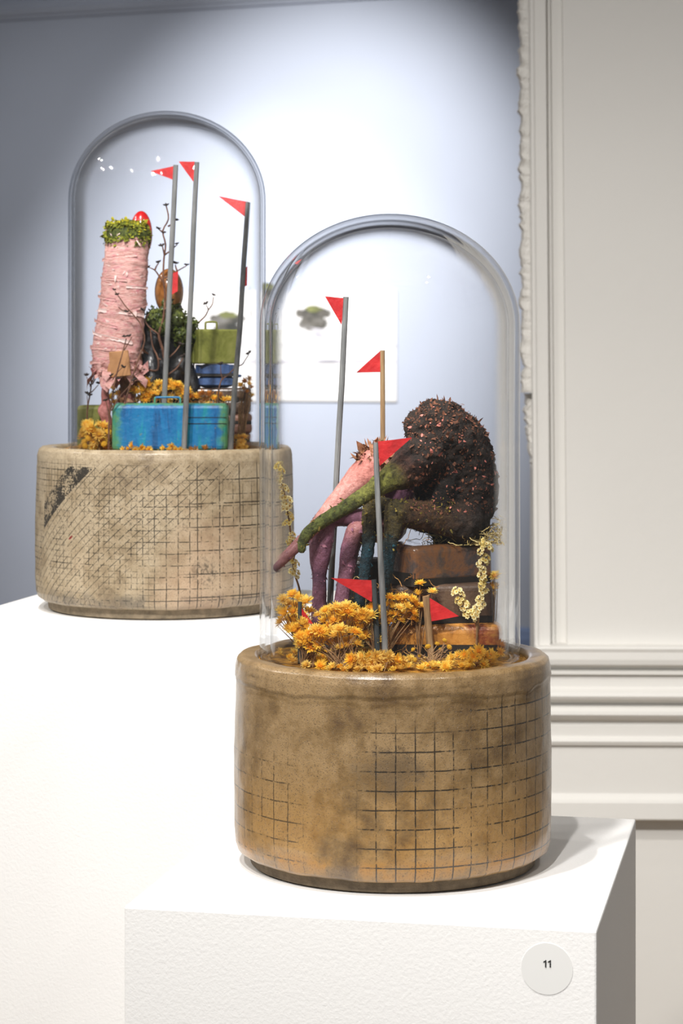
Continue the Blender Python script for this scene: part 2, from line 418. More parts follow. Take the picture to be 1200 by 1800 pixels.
def pot_mat(name, pale, mid, dark, front):
    m = Mat(name, .42 if front else .5, .5)
    u, v = m.uv()
    n1 = m.noise(14, 6, .65); n2 = m.noise(60, 5, .7); n3 = m.noise(420, 3, .6); n4 = m.noise(5, 4)
    c = m.ramp(n1*.6+n2*.4, [dark, mid, pale, mid], .36, .66)
    if front:                                     # amber wash toward the foot, grey brown above
        wash = (v*-1+.1).sm(-.03, .07)*(n1.sm(.35, .55))
        c = m.mix(wash*.6, c, m.ramp(n2, [lin(138, 98, 42), lin(168, 128, 66)]))
        am = (v-.022).ab().sm(.012, .002)*(n1+n2-.5).sm(.38, .62)
        c = m.mix(am*.7, c, lin(150, 102, 30))
        st = ((((u+.010)*(u+.010))/(.040*.040)+((v-.1)*(v-.1))/(.022*.022))*-1+1+(n1-.5)*5+(n2-.5)*3).sm(.1, 1.2)
        c = m.mix(st*.6, c, lin(74, 60, 44))
    else:
        am = (v-.02).ab().sm(.012, .002)*(n2.sm(.4, .62))
        c = m.mix(am*.7, c, lin(76, 68, 58))
        c = m.mix(n4.sm(.5, .7)*.45, c, lin(172, 138, 112))
    spk = m.noise(900, 1, .5).sm(.66, .72)*n1.sm(.42, .6)
    c = m.mix(spk*.7, c, lin(70, 58, 44))
    brk = m.noise(230, 3, .7)
    wob = (m.noise(45, 2)-.5)*.0012
    def lines(coord, per, w): return (coord+wob).line(per, w)
    low = m.noise(22, 3, .6)
    if front:
        right = u.sm(-.04, -.022); left = u.sm(-.075, -.095)*v.sm(.122, .1)*.75
        hole = v.sm(.155, .125).mx(u.sm(.045, .07))*v.sm(.008, .014)*v.sm(.168, .155)
        g = lines(u+.0007, .0163, .0011).mx(lines(v+.0075, .0160, .00115))
        g = g*(right+left).mn(1)*hole*(low*1.1+brk*.9).sm(.82, 1.04)
        c = m.mix(g*.95, c, lin(34, 28, 20))
        g2 = lines(u+.0007, .0163, .0005).mx(lines(v+.0075, .0160, .0005))*(right.mx(left))*brk.sm(.46, .6)*v.sm(.172, .16)*.6
        c = m.mix(g2, c, lin(46, 38, 28))
    else:
        fine = lines(u, .0121, .0009).mx(lines(v+.003, .0121, .0009))*(low*.9+brk).sm(.84, 1.06)
        half = lines(u+.006, .0121, .0006).mx(lines(v+.009, .0121, .0006))*u.sm(.02, -.02)*(low+brk).sm(.85, 1.05)*.8
        wide = lines(u+.004, .0242, .0012).mx(lines(v, .0242, .0012))*u.sm(.02, .05)*(low+brk).sm(.75, 1)
        diag = v-u*.822-(.152+.0726*.822)             # < 0 below the slanting edge of the hatching
        zone = diag.lt(0)*(diag+.135).sm(-.02, .02)
        d1 = lines(v-u*.9, .0098, .0010)*zone*brk.sm(.38, .5)
        d2 = lines(v+u*.9, .0098, .0006)*zone*v.sm(.06, .09)*brk.sm(.4, .55)*.8
        g = fine*v.sm(.16, .12).mx(u.sm(-.06, -.1))
        g = g.mx(half).mx(wide).mx(d1).mx(d2)*v.sm(.166, .158)*v.sm(.008, .016)
        c = m.mix(g*.94, c, lin(38, 32, 24))
        bl = diag.gt(.001)*diag.lt(.030)*u.gt(-.150)*u.lt(-.066)*v.gt(.088)*v.lt(.158)
        bl = bl*(m.noise(520, 2, .6)+(m.noise(70, 3)-.5)*.9-(diag-.004)*5).sm(.37, .44)
        c = m.mix(bl*.94, c, lin(30, 28, 26))
        sm_ = ((u-.052)*(u-.052)+(v-.05)*(v-.05)).sm(.0003, .00003)*m.noise(300, 3).sm(.4, .65)
        c = m.mix(sm_*.7, c, lin(52, 46, 40))
        rd = (((u+.098)*(u+.098))/(.003*.003)+((v-.084-(u+.098)*.6)*(v-.084-(u+.098)*.6))/(.0014*.0014)).lt(1)
        c = m.mix(rd, c, lin(120, 30, 28))
    m.base(c)
    m.bump(n3*.5+n2*.7+m.noise(900, 1).sm(.68, .6)*.6, .0006)
    m.l((n2*.3+(.22 if front else .34)), m.b.inputs['Roughness'])
    m.b.inputs['Coat Weight'].default_value = .55 if front else .2
    m.b.inputs['Coat Roughness'].default_value = .18
    return m.m
M_potF = pot_mat('varnished_stoneware', lin(144, 119, 84), lin(120, 96, 62), lin(92, 71, 46), True)
M_potL = pot_mat('pale_stoneware', lin(170, 154, 128), lin(148, 131, 104), lin(114, 98, 76), False)
M_footF = pm('raw_foot', [lin(84, 72, 56), lin(118, 102, 80)], 90, .8, .0008, 400)
M_footL = pm('raw_foot_pale', [lin(108, 96, 78), lin(152, 136, 112)], 90, .8, .0008, 400)
M_bed = pm('flower_litter_bed', [lin(70, 48, 20), lin(150, 105, 30), lin(206, 150, 40)], 120, .9, .003, 300)

def pot(c, h, mat, mfoot, lip, label, seed, k=1):
    t = thing('pot', c, label, 'pot', 'stoneware drums under the domes')
    key = [(.1255, .0105), (.1335, .0118), (.1372, .0145), (.1392, .021), (.140, .034), (.1402, .1), (.139, h-.024), (.1384, h-.010), (.1368, h-.0035), (.1335, h-.0005), (.130, h),
           (.1225, h-.0006), (.1200, h-.0025), (.1192, h-.006), (.1192, h-.02)]
    key = [(r*k, z if z > .1 else z*k) for r, z in key]
    prof = []
    for (a, b) in zip(key, key[1:]):
        n = max(1, int(math.dist(a, b)/.0013))
        prof += [(a[0]+(b[0]-a[0])*i/n, a[1]+(b[1]-a[1])*i/n) for i in range(n)]
    prof.append(key[-1])
    v, f, uv = lathe(prof, (0, 0, 0), 200, uvR=.14)
    uv = [(a, b/k) for a, b in uv]
    out = []
    for p in v:
        a = math.atan2(p.x, -p.y); r = math.hypot(p.x, p.y); q = Vector((math.cos(a), math.sin(a), seed))
        dr = .0009*noise.noise(q*1.6+Vector((0, 0, p.z*9)))+.0005*noise.noise(Vector((p.x, p.y, p.z))*60)
        if lip and r > .128*k:
            low = h-.021+.006*noise.noise(q*2.3)+.003*noise.noise(q*9)
            s = min(1, max(0, (p.z-low)/.0022)); dr += .0011*s*s*(3-2*s)
            s = min(1, max(0, (p.z-(low-.006+.003*noise.noise(q*5)))/.003)); dr += .0005*s
            ch = noise.noise(q*6+Vector((5, 0, p.z*40)))
            if p.z > h-.014 and ch > .25: dr -= .0022*(ch-.25)*2
        if not lip and p.z > h-.02: dr += .0005*noise.noise(q*14+Vector((0, 0, p.z*200)))
        dz = .0006*noise.noise(q*4) if p.z > h-.004 else 0
        if p.z < .02: dz = .0008*noise.noise(q*8)
        out.append(c+Vector((math.sin(a)*(r+dr), -math.cos(a)*(r+dr), p.z+dz)))
    obj('body', (out, f, uv), mat, t, smooth=True)
    v, f, uv = lathe([(0, .0002), (.122*k, .0002), (.1262*k, .002), (.1268*k, .006), (.1265*k, .0125*k), (0, .0125*k)], c, 96)
    obj('foot', (v, f), mfoot, t)
    v, f, uv = lathe([(.119*k, h-.012), (.119*k, h-.0055), (.117*k, h-.0043), (0, h-.004)], c, 64)
    obj('bed', (v, f), M_bed, t)
    return t
pot(FC, FH_, M_potF, M_footF, True, 'brown glazed drum pot with black grid lines on the front pedestal', 1.3)
pot(LC, LH_, M_potL, M_footL, False, 'pale drum pot with cross hatching and a black smear, on the rear pedestal', 7.1, LK)

# ------------------------------------------------------------------ glass domes
def glass_mat(name, n_eff, inner, edge):
    """thin clear glass: clear where one looks straight through it, bending the view and mirroring the room toward its edges"""
    m = bpy.data.materials.new(name); m.use_nodes = True; nt = m.node_tree; nt.nodes.clear()
    out = nt.nodes.new('ShaderNodeOutputMaterial'); lw = nt.nodes.new('ShaderNodeLayerWeight'); lw.inputs['Blend'].default_value = .5
    f = S(nt, lw.outputs['Facing'])
    fres = f._m('POWER', 5.5)*.9+.022
    tr = nt.nodes.new('ShaderNodeBsdfTransparent'); gl = nt.nodes.new('ShaderNodeBsdfGlossy'); gl.inputs['Roughness'].default_value = .012
    def mixs(fac, a, b):
        n = nt.nodes.new('ShaderNodeMixShader'); nt.links.new(fac.o, n.inputs[0]); nt.links.new(a, n.inputs[1]); nt.links.new(b, n.inputs[2]); return n.outputs[0]
    rm = nt.nodes.new('ShaderNodeValToRGB'); e = rm.color_ramp.elements
    e[0].position = .35; e[0].color = (.998, .998, .999, 1); e[1].position = .97; e[1].color = ((1, 1, 1, 1) if inner else (edge, edge*1.02, edge*1.05, 1))
    nt.links.new(f.o, rm.inputs[0]); nt.links.new(rm.outputs[0], tr.inputs[0])
    body = tr.outputs[0]
    if not inner:
        rf = nt.nodes.new('ShaderNodeBsdfRefraction'); rf.inputs['IOR'].default_value = n_eff; rf.inputs['Roughness'].default_value = 0
        nt.links.new(rm.outputs[0], rf.inputs[0])
        body = mixs(f.sm(.38, .56)*f.sm(.75, .68), tr.outputs[0], rf.outputs[0])
    nt.links.new(mixs(fres, body, gl.outputs[0]), out.inputs[0]); return m
def dome(name, ax, R, t, ttop, zb, zt, cap, label):
    H = zt-zb; hs = H-cap
    prof = []
    prof += [(R-.0012, 0), (R, .0014)]
    prof += [(R, .0014+(hs-.0014)*i/24) for i in range(1, 25)]
    N = 40
    prof += [(R*math.cos(math.pi/2*i/N), hs+cap*math.sin(math.pi/2*i/N)) for i in range(1, N+1)]
    r = R-t; ci = cap-ttop
    prof += [(r*math.cos(math.pi/2*i/N), hs+ci*math.sin(math.pi/2*i/N)) for i in range(N, 0, -1)]
    prof += [(r, .0014+(hs-.0014)*i/24) for i in range(24, 0, -1)]
    prof += [(r, .0014), (r+.0012, 0)]
    v, f, uv = lathe(prof, (0, 0, 0), 160, closed=True)
    if name == 'F':                              # hand-blown: slightly uneven wall
        for p in v:
            a = math.atan2(p.x, -p.y); rr = math.hypot(p.x, p.y)
            if rr > .01:
                k = 1+.0028*noise.noise(Vector((math.cos(a)*1.3, math.sin(a)*1.3, p.z*7+(3 if rr < R-.002 else 0))))
                p.x *= k; p.y *= k
    bm = weld(([p+Vector((ax.x, ax.y, zb)) for p in v], f), 2e-5)
    bmesh.ops.recalc_face_normals(bm, faces=bm.faces)
    o = obj('glass_dome', out_bm(bm), glass_mat('clear_glass_outer', 1-.6*t/R, False, .87 if t > .005 else .93), org=(ax.x, ax.y, zb), smooth=True)
    o.data.materials.append(glass_mat('clear_glass_inner', 1, True, 1))
    for p in o.data.polygons:                    # the inner wall
        c = p.center; z = c.z-hs; q = math.hypot(c.x, c.y)
        if (q < R-t*.5) if z < 0 else ((q/(R-t*.5))**2+(z/(cap-ttop*.5))**2 < 1): p.material_index = 1
    return tag(o, label, 'glass dome', 'glass cloches')
dome('F', FD, FR, .0062, .0085, FBED+.0003, 1.5742, .100, 'thick clear glass dome on the brown pot, over the hunched dark figure')
dome('L', LD, LR, .0036, .0038, LBED+.0003, ZC+(1.7148-1.4459)*LK, .097*LK, 'thin clear glass dome on the pale pot, over the turquoise suitcase')

# ------------------------------------------------------------------ flags
M_red = pm('red_paint', [lin(158, 16, 20), lin(188, 26, 29), lin(206, 42, 42)], 70, .5, .0004, 300)
M_grey = pm('grey_wood', [lin(70, 72, 74), lin(120, 122, 122), lin(150, 150, 148)], 40, .6, .0006, 120, (3, 3, .35))
M_brownw = pm('brown_wood', [lin(96, 70, 44), lin(150, 120, 84), lin(176, 150, 112)], 40, .7, .0006, 120, (3, 3, .35))
M_teal = pm('dark_wood', [lin(34, 40, 44), lin(66, 74, 76)], 40, .7, .0005, 160)
def bedY(py, left=False): return (ZC-(LBED if left else FBED))*F/(py-HY)
def flag(label, top, base, r, mat, pennants, left=False, Y=None, kink=0, Yt=None):
    Yb = Y*LK if Y else bedY(base[1], left); bz = LBED if left else FBED
    b = P(base[0], base[1], Yb); b.z = bz
    t = thing('flag', b, label, 'flag', 'red pennants under the glass domes')
    a = P(top[0], top[1], Yt*LK if Yt else Yb)
    px = Yb/F
    pts = []
    for i in range(9):
        s = i/8; p = b.lerp(a, s)
        p += Vector((noise.noise(Vector((s*3, base[0], 1)))*kink, noise.noise(Vector((s*3, base[0], 5)))*kink, 0))*px*math.sin(math.pi*s)
        pts.append(p)
    obj('pole', tube(pts, [r*px*(1.04-.1*s/8) for s in range(9)], 10, wob=.12), mat, t)
    for tri in pennants:
        off = Vector((0, -.0003, 0))
        poly = []
        T = []
        for x, y in tri:
            s = min(1, max(0, (base[1]-y)/(base[1]-top[1]))); T.append(P(x, y, b.y+(a.y-b.y)*s)+off)
        for i in range(len(T)):                  # a hand-cut edge
            p, q = T[i], T[(i+1) % len(T)]
            for k in range(4): poly.append(p.lerp(q, k/4)+Vector((0, 0, (rnd.random()-.5)*.6*px if k else 0)))
        n = Vector((0, -1, 0))
        obj('pennant', prism(poly, n, .0011), M_red, t)
    return t
flag('tall grey flag with a short downward red triangle, left in the front dome', (608, 522), (576, 1140), 5.4, M_grey, [[(571, 521), (606, 524), (600, 571)]], kink=3)
flag('brown pole flag with a left-pointing red triangle, behind the dark figure', (672, 616), (674, 1132), 4.6, M_brownw, [[(626, 655), (668, 617), (669, 654)]])
flag('light grey pole in the very front of the front dome, red triangle pointing right', (660, 778), (677, 1165), 5.2, M_grey, [[(664, 776), (724, 769), (667, 819)]], kink=3)
flag('short dark flag with a long red triangle pointing left, by the teal shins', (657, 1019), (664, 1161), 5, M_teal, [[(582, 1016), (655, 1020), (653, 1058)]])
flag('stubby brown stick flag pointing right, before the rusty suitcase', (748, 1048), (758, 1160), 6.4, M_brownw, [[(755, 1051), (806, 1083), (757, 1092)]], kink=2)
flag('lowest red flag of the front dome, half sunk in yellow flowers at left', (527, 1058), (527, 1166), 4, M_teal, [[(526, 1064), (550, 1096), (525, 1098)]])
flag('red flag pointing left on the first pole of the rear dome', (309, 290), (284, 790.9), 4.8, M_grey, [[(265, 301), (309, 291), (306, 317)], [(297, 482), (313, 477), (312, 512), (298, 520)]], True)
flag('tallest grey flag of the rear dome, before the turquoise suitcase', (346, 285), (323, 793.3), 4.8, M_grey, [[(314, 284), (342, 284), (340, 320)]], True, Y=2.337, kink=3)
flag('right flag of the rear dome with a long drooping red triangle', (436, 356), (405, 793.3), 4.8, M_grey, [[(384, 345), (437, 355), (433, 383)], [(432, 470), (435, 468), (434, 502), (429, 504)]], True, Y=2.350, kink=3, Yt=2.392)

# ------------------------------------------------------------------ suitcases
def smat(name, cols, rough=.4, coat=.3, edge=None, sc=40):
    m = Mat(name, rough)
    a = m.noise(sc, 6, .65, .6); c = m.ramp(a, cols, .3, .7)
    if edge:
        g = S(m.nt, m.n('ShaderNodeNewGeometry').outputs['Pointiness'])
        w = (g+(m.noise(140, 4)-.5)*.10).sm(.51, .56)
        c = m.mix(w, c, edge)
    m.base(c); m.bump(m.noise(sc*2.2, 5, .65)*.7+m.noise(500, 3)*.3, .0009)
    m.b.inputs['Coat Weight'].default_value = coat; m.b.inputs['Coat Roughness'].default_value = .15
    return m.m
def suitcase(label, c, w, d, h, rot, mat, mdark, handle=None, seam='h', bev=.004, mh=None, group='miniature suitcases', clasps=2, tilt=0):
    """c: centre of the base. seam h: lid above lower shell; seam v: two upright halves. handle: 'top', 'front' or 'right'."""
    t = thing('suitcase', c, label, 'suitcase', group)
    c = Vector(c)
    if seam == 'h':
        obj('lower_shell', rbox(c, w, d, h*.55-.0004, rot, bev, 3, tilt, .0006), mat, t, smooth=False)
        obj('lid', rbox(c+Vector((0, 0, h*.55+.0004)), w, d, h*.45-.0004, rot, bev, 3, tilt, .0006), mat, t)
        obj('seam_band', rbox(c+Vector((0, 0, h*.55-.002)), w-.0016, d-.0016, .004, rot, .0003, 1, tilt), mdark, t)
    elif seam == 'n':
        obj('body', rbox(c, w, d, h, rot, bev, 4, tilt, .0008), mat, t, smooth=False)
        obj('seam_band', rbox(c+Vector((0, 0, h*.12)), w+.0005, d+.0005, .0012, rot, bev, 3, tilt), mdark, t)
    else:
        q = rotv((0, d/4+.0002, 0), rot)
        obj('front_shell', rbox(c-q, w, d/2-.0004, h, rot, bev, 3, tilt, .0005), mat, t)
        obj('back_shell', rbox(c+q, w, d/2-.0004, h, rot, bev, 3, tilt, .0005), mat, t)
        obj('seam_band', rbox(c, w-.002, .004, h-.001, rot, .0003, 1, tilt), mdark, t)
    def loc(x, y, z): return c+rotv((x, y, z), rot)
    if handle:
        hw, hh, r = handle[1], handle[2], handle[3]
        ox = handle[4] if len(handle) > 4 else 0
        if handle[0] == 'top': L = [loc(ox-hw, 0, h-.001), loc(ox-hw, 0, h+hh*.7), loc(ox-hw*.8, 0, h+hh), loc(ox+hw*.8, 0, h+hh), loc(ox+hw, 0, h+hh*.7), loc(ox+hw, 0, h-.001)]
        elif handle[0] == 'front': L = [loc(ox-hw, -d/2+.001, h*.5), loc(ox-hw, -d/2-hh*.7, h*.5), loc(ox-hw*.8, -d/2-hh, h*.5), loc(ox+hw*.8, -d/2-hh, h*.5), loc(ox+hw, -d/2-hh*.7, h*.5), loc(ox+hw, -d/2+.001, h*.5)]
        else: L = [loc(w/2-.001, ox-hw, h*.5), loc(w/2+hh*.8, ox-hw, h*.5), loc(w/2+hh, ox, h*.5), loc(w/2+hh*.8, ox+hw, h*.5), loc(w/2-.001, ox+hw, h*.5)]
        obj('handle', tube([Vector(p) for p in spline(L, 3)], r, 8), mh or mat, t, smooth=True)
    for i in range(clasps):
        x = (i-.5)*w*.55 if clasps == 2 else 0
        if seam == 'h': obj('clasp', rbox(loc(x, -d/2-.0002, h*.55-.0028), .004, .0018, .0056, rot, .0004, 1), mdark, t)
    return t
M_dk = pm('dark_seam', [lin(18, 16, 14), lin(40, 34, 28)], 60, .5)
M_turq = Mat('turquoise_paint', .42)
a_ = M_turq.noise(30, 6, .65, .4, M_turq.vec(scale=(2.6, 1, .5)))
c_ = M_turq.ramp(a_, [lin(8, 70, 120), lin(6, 104, 164), lin(10, 120, 172), lin(22, 150, 150)], .34, .70)
sx_ = M_turq.n('ShaderNodeSeparateXYZ'); M_turq.l(M_turq.tc.outputs['Generated'], sx_.inputs[0])
w_ = ((S(M_turq.nt, sx_.outputs[0])-.5).ab()+.035).mx((S(M_turq.nt, sx_.outputs[2])-.5).ab())
w_ = (w_+(M_turq.noise(60, 5)-.5)*.22).sm(.43, .50)
c_ = M_turq.mix(w_*.85, c_, M_turq.ramp(M_turq.noise(90, 4), [lin(40, 140, 110), lin(96, 150, 80), lin(28, 150, 150)]))
c_ = M_turq.mix(M_turq.noise(130, 5, .7).sm(.62, .68)*.7, c_, lin(120, 120, 60))
M_turq.base(c_).bump(M_turq.noise(160, 5), .0008); M_turq.b.inputs['Coat Weight'].default_value = .25
M_turq = M_turq.m
M_olive = smat('olive_paint', [lin(78, 82, 30), lin(118, 122, 52), lin(146, 146, 80)], .5, .15, None)
M_bluec = smat('blue_paint', [lin(38, 52, 84), lin(62, 88, 134), lin(84, 112, 158)], .35, .4)
M_brownc = smat('dark_brown_leather', [lin(48, 36, 28), lin(80, 60, 46), lin(104, 82, 64)], .45, .2)
M_pinkbr = smat('pinkish_brown_leather', [lin(110, 74, 60), lin(150, 108, 90), lin(170, 130, 112)], .5, .1)
M_steel = smat('dark_metal', [lin(40, 36, 34), lin(84, 66, 54), lin(112, 74, 44), lin(70, 60, 56), lin(48, 44, 42)], .22, .6, None, 26)
M_rust = smat('rusty_leather', [lin(92, 64, 24), lin(164, 108, 42), lin(190, 132, 60), lin(140, 66, 38), lin(104, 74, 32)], .34, .4, None, 26)
M_black = smat('black_leather', [lin(16, 16, 17), lin(36, 36, 38), lin(60, 58, 56)], .3, .4)
def fx(rx, ry): return FD.x+rx, FD.y+ry
def lx(rx, ry): return LD.x+rx, LD.y+ry
FB, LB = FBED+.0003, LBED+.0003
# front dome
x = P(783, 1150, 1.985).x
suitcase('rust brown suitcase lying lowest at right in the front dome', (x, 1.981, FB), .102, .034, .0296, math.radians(-2), M_rust, M_dk, ('top', .008, .007, .0011, .022), seam='n', bev=.008, clasps=0)
hz = FB
cB = Vector((FD.x+.0385, FD.y+.0375, 0))
suitcase('dark suitcase at the bottom of the stack behind the rusty case', (FD.x+.040, FD.y+.0485, FB), .070, .040, .029, math.radians(4), M_black, M_dk, None, clasps=0)
suitcase('dark brown suitcase in the middle of the stack behind the short stick flag', (FD.x+.046, FD.y+.024, FB+.0304), .088, .050, .0335, math.radians(8), M_brownc, M_dk, None, seam='n', bev=.006, clasps=0)
suitcase('worn dark metal suitcase topmost of its stack, under the seated figure', (cB.x+.004, cB.y-.003, FB+.0642), .088, .056, .035, math.radians(32), M_steel, M_dk, ('right', .009, .004, .0012), seam='n', bev=.0065, mh=M_dk, clasps=0)
suitcase('black suitcase standing behind the legs of the dark figure', (P(646, 1, 2.035).x, 2.04, FB), .040, .022, .082, math.radians(-8), M_black, M_dk, None, seam='v', bev=.005, clasps=0)
suitcase('small black case low behind the purple legs', (P(583, 1, 2.045).x, 2.045, FB), .032, .020, .040, math.radians(10), M_black, M_dk, None, seam='v', bev=.005, clasps=0)
# rear dome
Y0 = 2.352*LK
def rear(label, c, w, d, h, rot, mat, mdark, handle=None, **kw):
    k = LK
    if 'bev' in kw: kw['bev'] *= k
    return suitcase(label, c, w*k, d*k, h*k, rot, mat, mdark, (handle[0],)+tuple(q*k for q in handle[1:]) if handle else None, **kw)
tq = rear('large turquoise suitcase standing at the front of the rear dome', (P(298, 1, Y0).x, Y0+.0165*LK, LB), .1235, .032, .0505, 0, M_turq, M_dk, ('top', .0135, .0062, .0012, -.0035), seam='v', bev=.0052, clasps=0)
for zf in (.0355, .0290):
    c = Vector((P(298, 1, Y0).x+.0385*LK, Y0+.0002, LB+zf*LK))
    obj('groove_line', rbox(c, .044*LK, .001, .0006, 0, 0), M_dk, tq)
cS = Vector((LD.x+.062*LK, LD.y+.016*LK, 0))
rear('pinkish brown suitcase at the bottom of the right stack in the rear dome', (cS.x+.004*LK, cS.y, LB), .052, .042, .0165, 0, M_pinkbr, M_dk, None, bev=.004, clasps=0)
rear('mid brown suitcase second from the bottom of the right rear stack', (cS.x+.0045*LK, cS.y, LB+.0167*LK), .053, .044, .0215, math.radians(3), M_pinkbr, M_dk, None, bev=.004, clasps=0)
rear('dark brown suitcase below the blue one in the rear dome', (cS.x-.001*LK, cS.y+.002, LB+.0384*LK), .060, .044, .0275, math.radians(-4), M_brownc, M_dk, None, bev=.003)
rear('rounded blue suitcase between the olive and dark brown cases', (cS.x-.010*LK, cS.y, LB+.0661*LK), .0435, .034, .0262, math.radians(-5), M_bluec, M_dk, ('right', .004, .005, .0016), bev=.0105, clasps=0)
rear('olive green wooden suitcase topmost of the right rear stack', (cS.x-.0125*LK, cS.y, LB+.0925*LK), .0475, .034, .0375, math.radians(24), M_olive, M_dk, ('top', .0065, .008, .0012, -.003), seam='v', bev=.0018, clasps=0)
rear('small olive suitcase at the far left of the rear dome', (P(160, 1, 2.42*LK).x, 2.42*LK, LB), .031, .026, .0475, math.radians(-12), M_olive, M_dk, None, seam='v', bev=.004, clasps=0)
# ------------------------------------------------------------------ modelled figures: one continuous skin each
def skin(chains, voxel, amp, nsc, fine=0, seed=0, smooth_it=3, kk_=1):
    """chains: lists of (point, radius, colour); they are fused into one closed surface, roughened, and coloured by their nearest limb."""
    mb = MB(); seg = []
    for ch in chains:
        dense = spline([(*p, r, *c) for p, r, c in ch], 5)
        for q in dense: q[3] = max(q[3]*kk_, .0012)
        mb.add(tube([q[:3] for q in dense], [q[3] for q in dense], 14))
        for q in (dense[0], dense[-1]): mb.add(ball(q[:3], q[3]*.999, 12, 8))
        for a, b in zip(dense, dense[1:]): seg.append((a, b))
    me = bpy.data.meshes.new('tmp'); me.from_pydata([tuple(v) for v in mb.v], [], mb.f); me.update()
    o = bpy.data.objects.new('tmp', me); COL.objects.link(o)
    r = o.modifiers.new('r', 'REMESH'); r.mode = 'VOXEL'; r.voxel_size = voxel
    s = o.modifiers.new('s', 'SMOOTH'); s.iterations = smooth_it; s.factor = .5
    dg = bpy.context.evaluated_depsgraph_get()
    m2 = bpy.data.meshes.new_from_object(o.evaluated_get(dg))
    bpy.data.objects.remove(o); bpy.data.meshes.remove(me)
    N = len(m2.vertices); co = np.empty(N*3); m2.vertices.foreach_get('co', co); co = co.reshape(N, 3)
    no = np.empty(N*3); m2.vertex_normals.foreach_get('vector', no); no = no.reshape(N, 3)
    best = np.full(N, 1e9); colr = np.zeros((N, 3)); rad = np.zeros(N)
    for a, b in seg:
        ab = b[:3]-a[:3]; L = max(ab.dot(ab), 1e-12)
        t = np.clip(((co-a[:3])@ab)/L, 0, 1)
        d = np.linalg.norm(co-(a[:3]+t[:, None]*ab), axis=1)-(a[3]+t*(b[3]-a[3]))
        k = d < best
        kk = k; rad[kk] = (a[3]+t*(b[3]-a[3]))[kk]; best[k] = d[k]; colr[k] = (a[4:7]+t[:, None]*(b[4:7]-a[4:7]))[k]
    for i in range(N):
        p = Vector(co[i]); h = noise.fractal(p*nsc+Vector((seed, 0, 0)), .9, 2.1, 4)*amp
        if fine: h += abs(noise.noise(p*nsc*3.1))*fine
        co[i] += no[i]*(h*min(1, (rad[i]/.02)))
    faces = [tuple(p.vertices) for p in m2.polygons]
    bpy.data.meshes.remove(m2)
    return co, no, faces, colr
def add_skin(name, data, mat, parent):
    co, no, faces, colr = data
    o = obj(name, ([Vector(p) for p in co], faces), mat, parent, smooth=True)
    a = o.data.color_attributes.new('Col', 'FLOAT_COLOR', 'POINT')
    a.data.foreach_set('color', np.concatenate([colr, np.ones((len(colr), 1))], 1).astype(np.float32).ravel())
    return o
def skmat(name, sc, rough, tint, bump, coat=0, stretch=None, amt=1.0):
    m = Mat(name, rough)
    v = m.vec(scale=stretch) if stretch else None
    n1 = m.noise(sc, 6, .7, .3, v)
    c = m.mix(n1.sm(.3, .7)*amt, m.mix(1.0, m.attr('Col'), tint, 'MULTIPLY'), m.attr('Col'))
    m.base(c); m.bump(n1+m.noise(sc*3, 4, .7, 0, v)*.5, bump)
    if coat: m.b.inputs['Coat Weight'].default_value = coat; m.b.inputs['Coat Roughness'].default_value = .2
    return m.m
def scraps(co, no, pick, n, size, lift, seed, thin=.35):
    """little torn flakes standing off a surface"""
    r = random.Random(seed); mb = MB(); idx = [i for i in range(len(co)) if pick(co[i])]
    for _ in range(n):
        i = r.choice(idx); p = Vector(co[i]); q = Vector(no[i])
        x, y = frame(q); a = r.random()*6.28; u = x*math.cos(a)+y*math.sin(a); w = q.cross(u)
        s = size*(.4+r.random()*r.random()*1.6); b = s*(thin+r.random()*.4)
        up = q*(lift*(.3+r.random())*s)
        p = p-q*.0003
        mb.add(([p-w*b*.5, p+w*b*.5, p+u*s*.55+w*b*.6+up*.8, p+u*s*.55-w*b*.4+up*.6, p+u*s+w*b*.1+up*(.4+1.2*r.random())],
                [(0, 1, 2, 3), (3, 2, 4)]))
    return mb.vf
def strands(n, gen, r, seg=5, sides=3):
    mb = MB()
    for i in range(n): mb.add(tube([Vector(p) for p in gen(i)], r, sides, False))
    return mb.vf

# --- the hunched dark figure with a long green snout, seated on the metal case
y0 = FD.y
def Q(px, py, ry): return P(px, py, y0+ry)
DK, DK2, MOS, OLV, OLV2, TEA, BRW = lin(48, 33, 22), lin(30, 21, 15), lin(84, 72, 28), lin(136, 136, 58), lin(108, 116, 52), lin(20, 54, 64), lin(88, 60, 32)
sn = [(Q(745, 795, -.010), .020, DK), (Q(712, 828, -0.010), .0165, BRW), (Q(682, 843, -0.018), .0108, OLV), (Q(650, 864, -0.024), .0078, OLV), (Q(605, 893, -0.030), .0062, OLV2), (Q(568, 915, -0.034), .0056, OLV2),
      (Q(543, 934, -0.035), .0052, OLV2), (Q(532, 950, -0.035), .0046, OLV2), (Q(530, 966, -0.035), .0036, OLV2)]
body = [(Q(806, 918, .040), .028, DK2), (Q(816, 880, .038), .029, DK), (Q(816, 835, .032), .0295, DK), (Q(804, 790, .022), .029, DK), (Q(784, 765, .010), .028, DK), (Q(760, 751, .002), .0245, DK), (Q(742, 754, -.002), .017, DK)]
back = [(Q(824, 924, .032), .0180, DK2), (Q(831, 880, .030), .0155, DK), (Q(834, 830, .026), .0145, DK), (Q(822, 785, .022), .014, DK)]
th1 = [(Q(812, 912, .022), .020, DK), (Q(760, 908, .008), .0145, BRW), (Q(715, 902, -.006), .0120, BRW), (Q(694, 898, -.013), .0100, MOS)]
sh1 = [(Q(694, 896, -.013), .0096, MOS), (Q(690, 930, -.014), .0078, MOS), (Q(685, 962, -.014), .0062, TEA), (Q(679, 1010, -.013), .0052, TEA), (Q(668, 1075, -.012), .0050, TEA), (Q(662, 1148, -.012), .0050, TEA)]
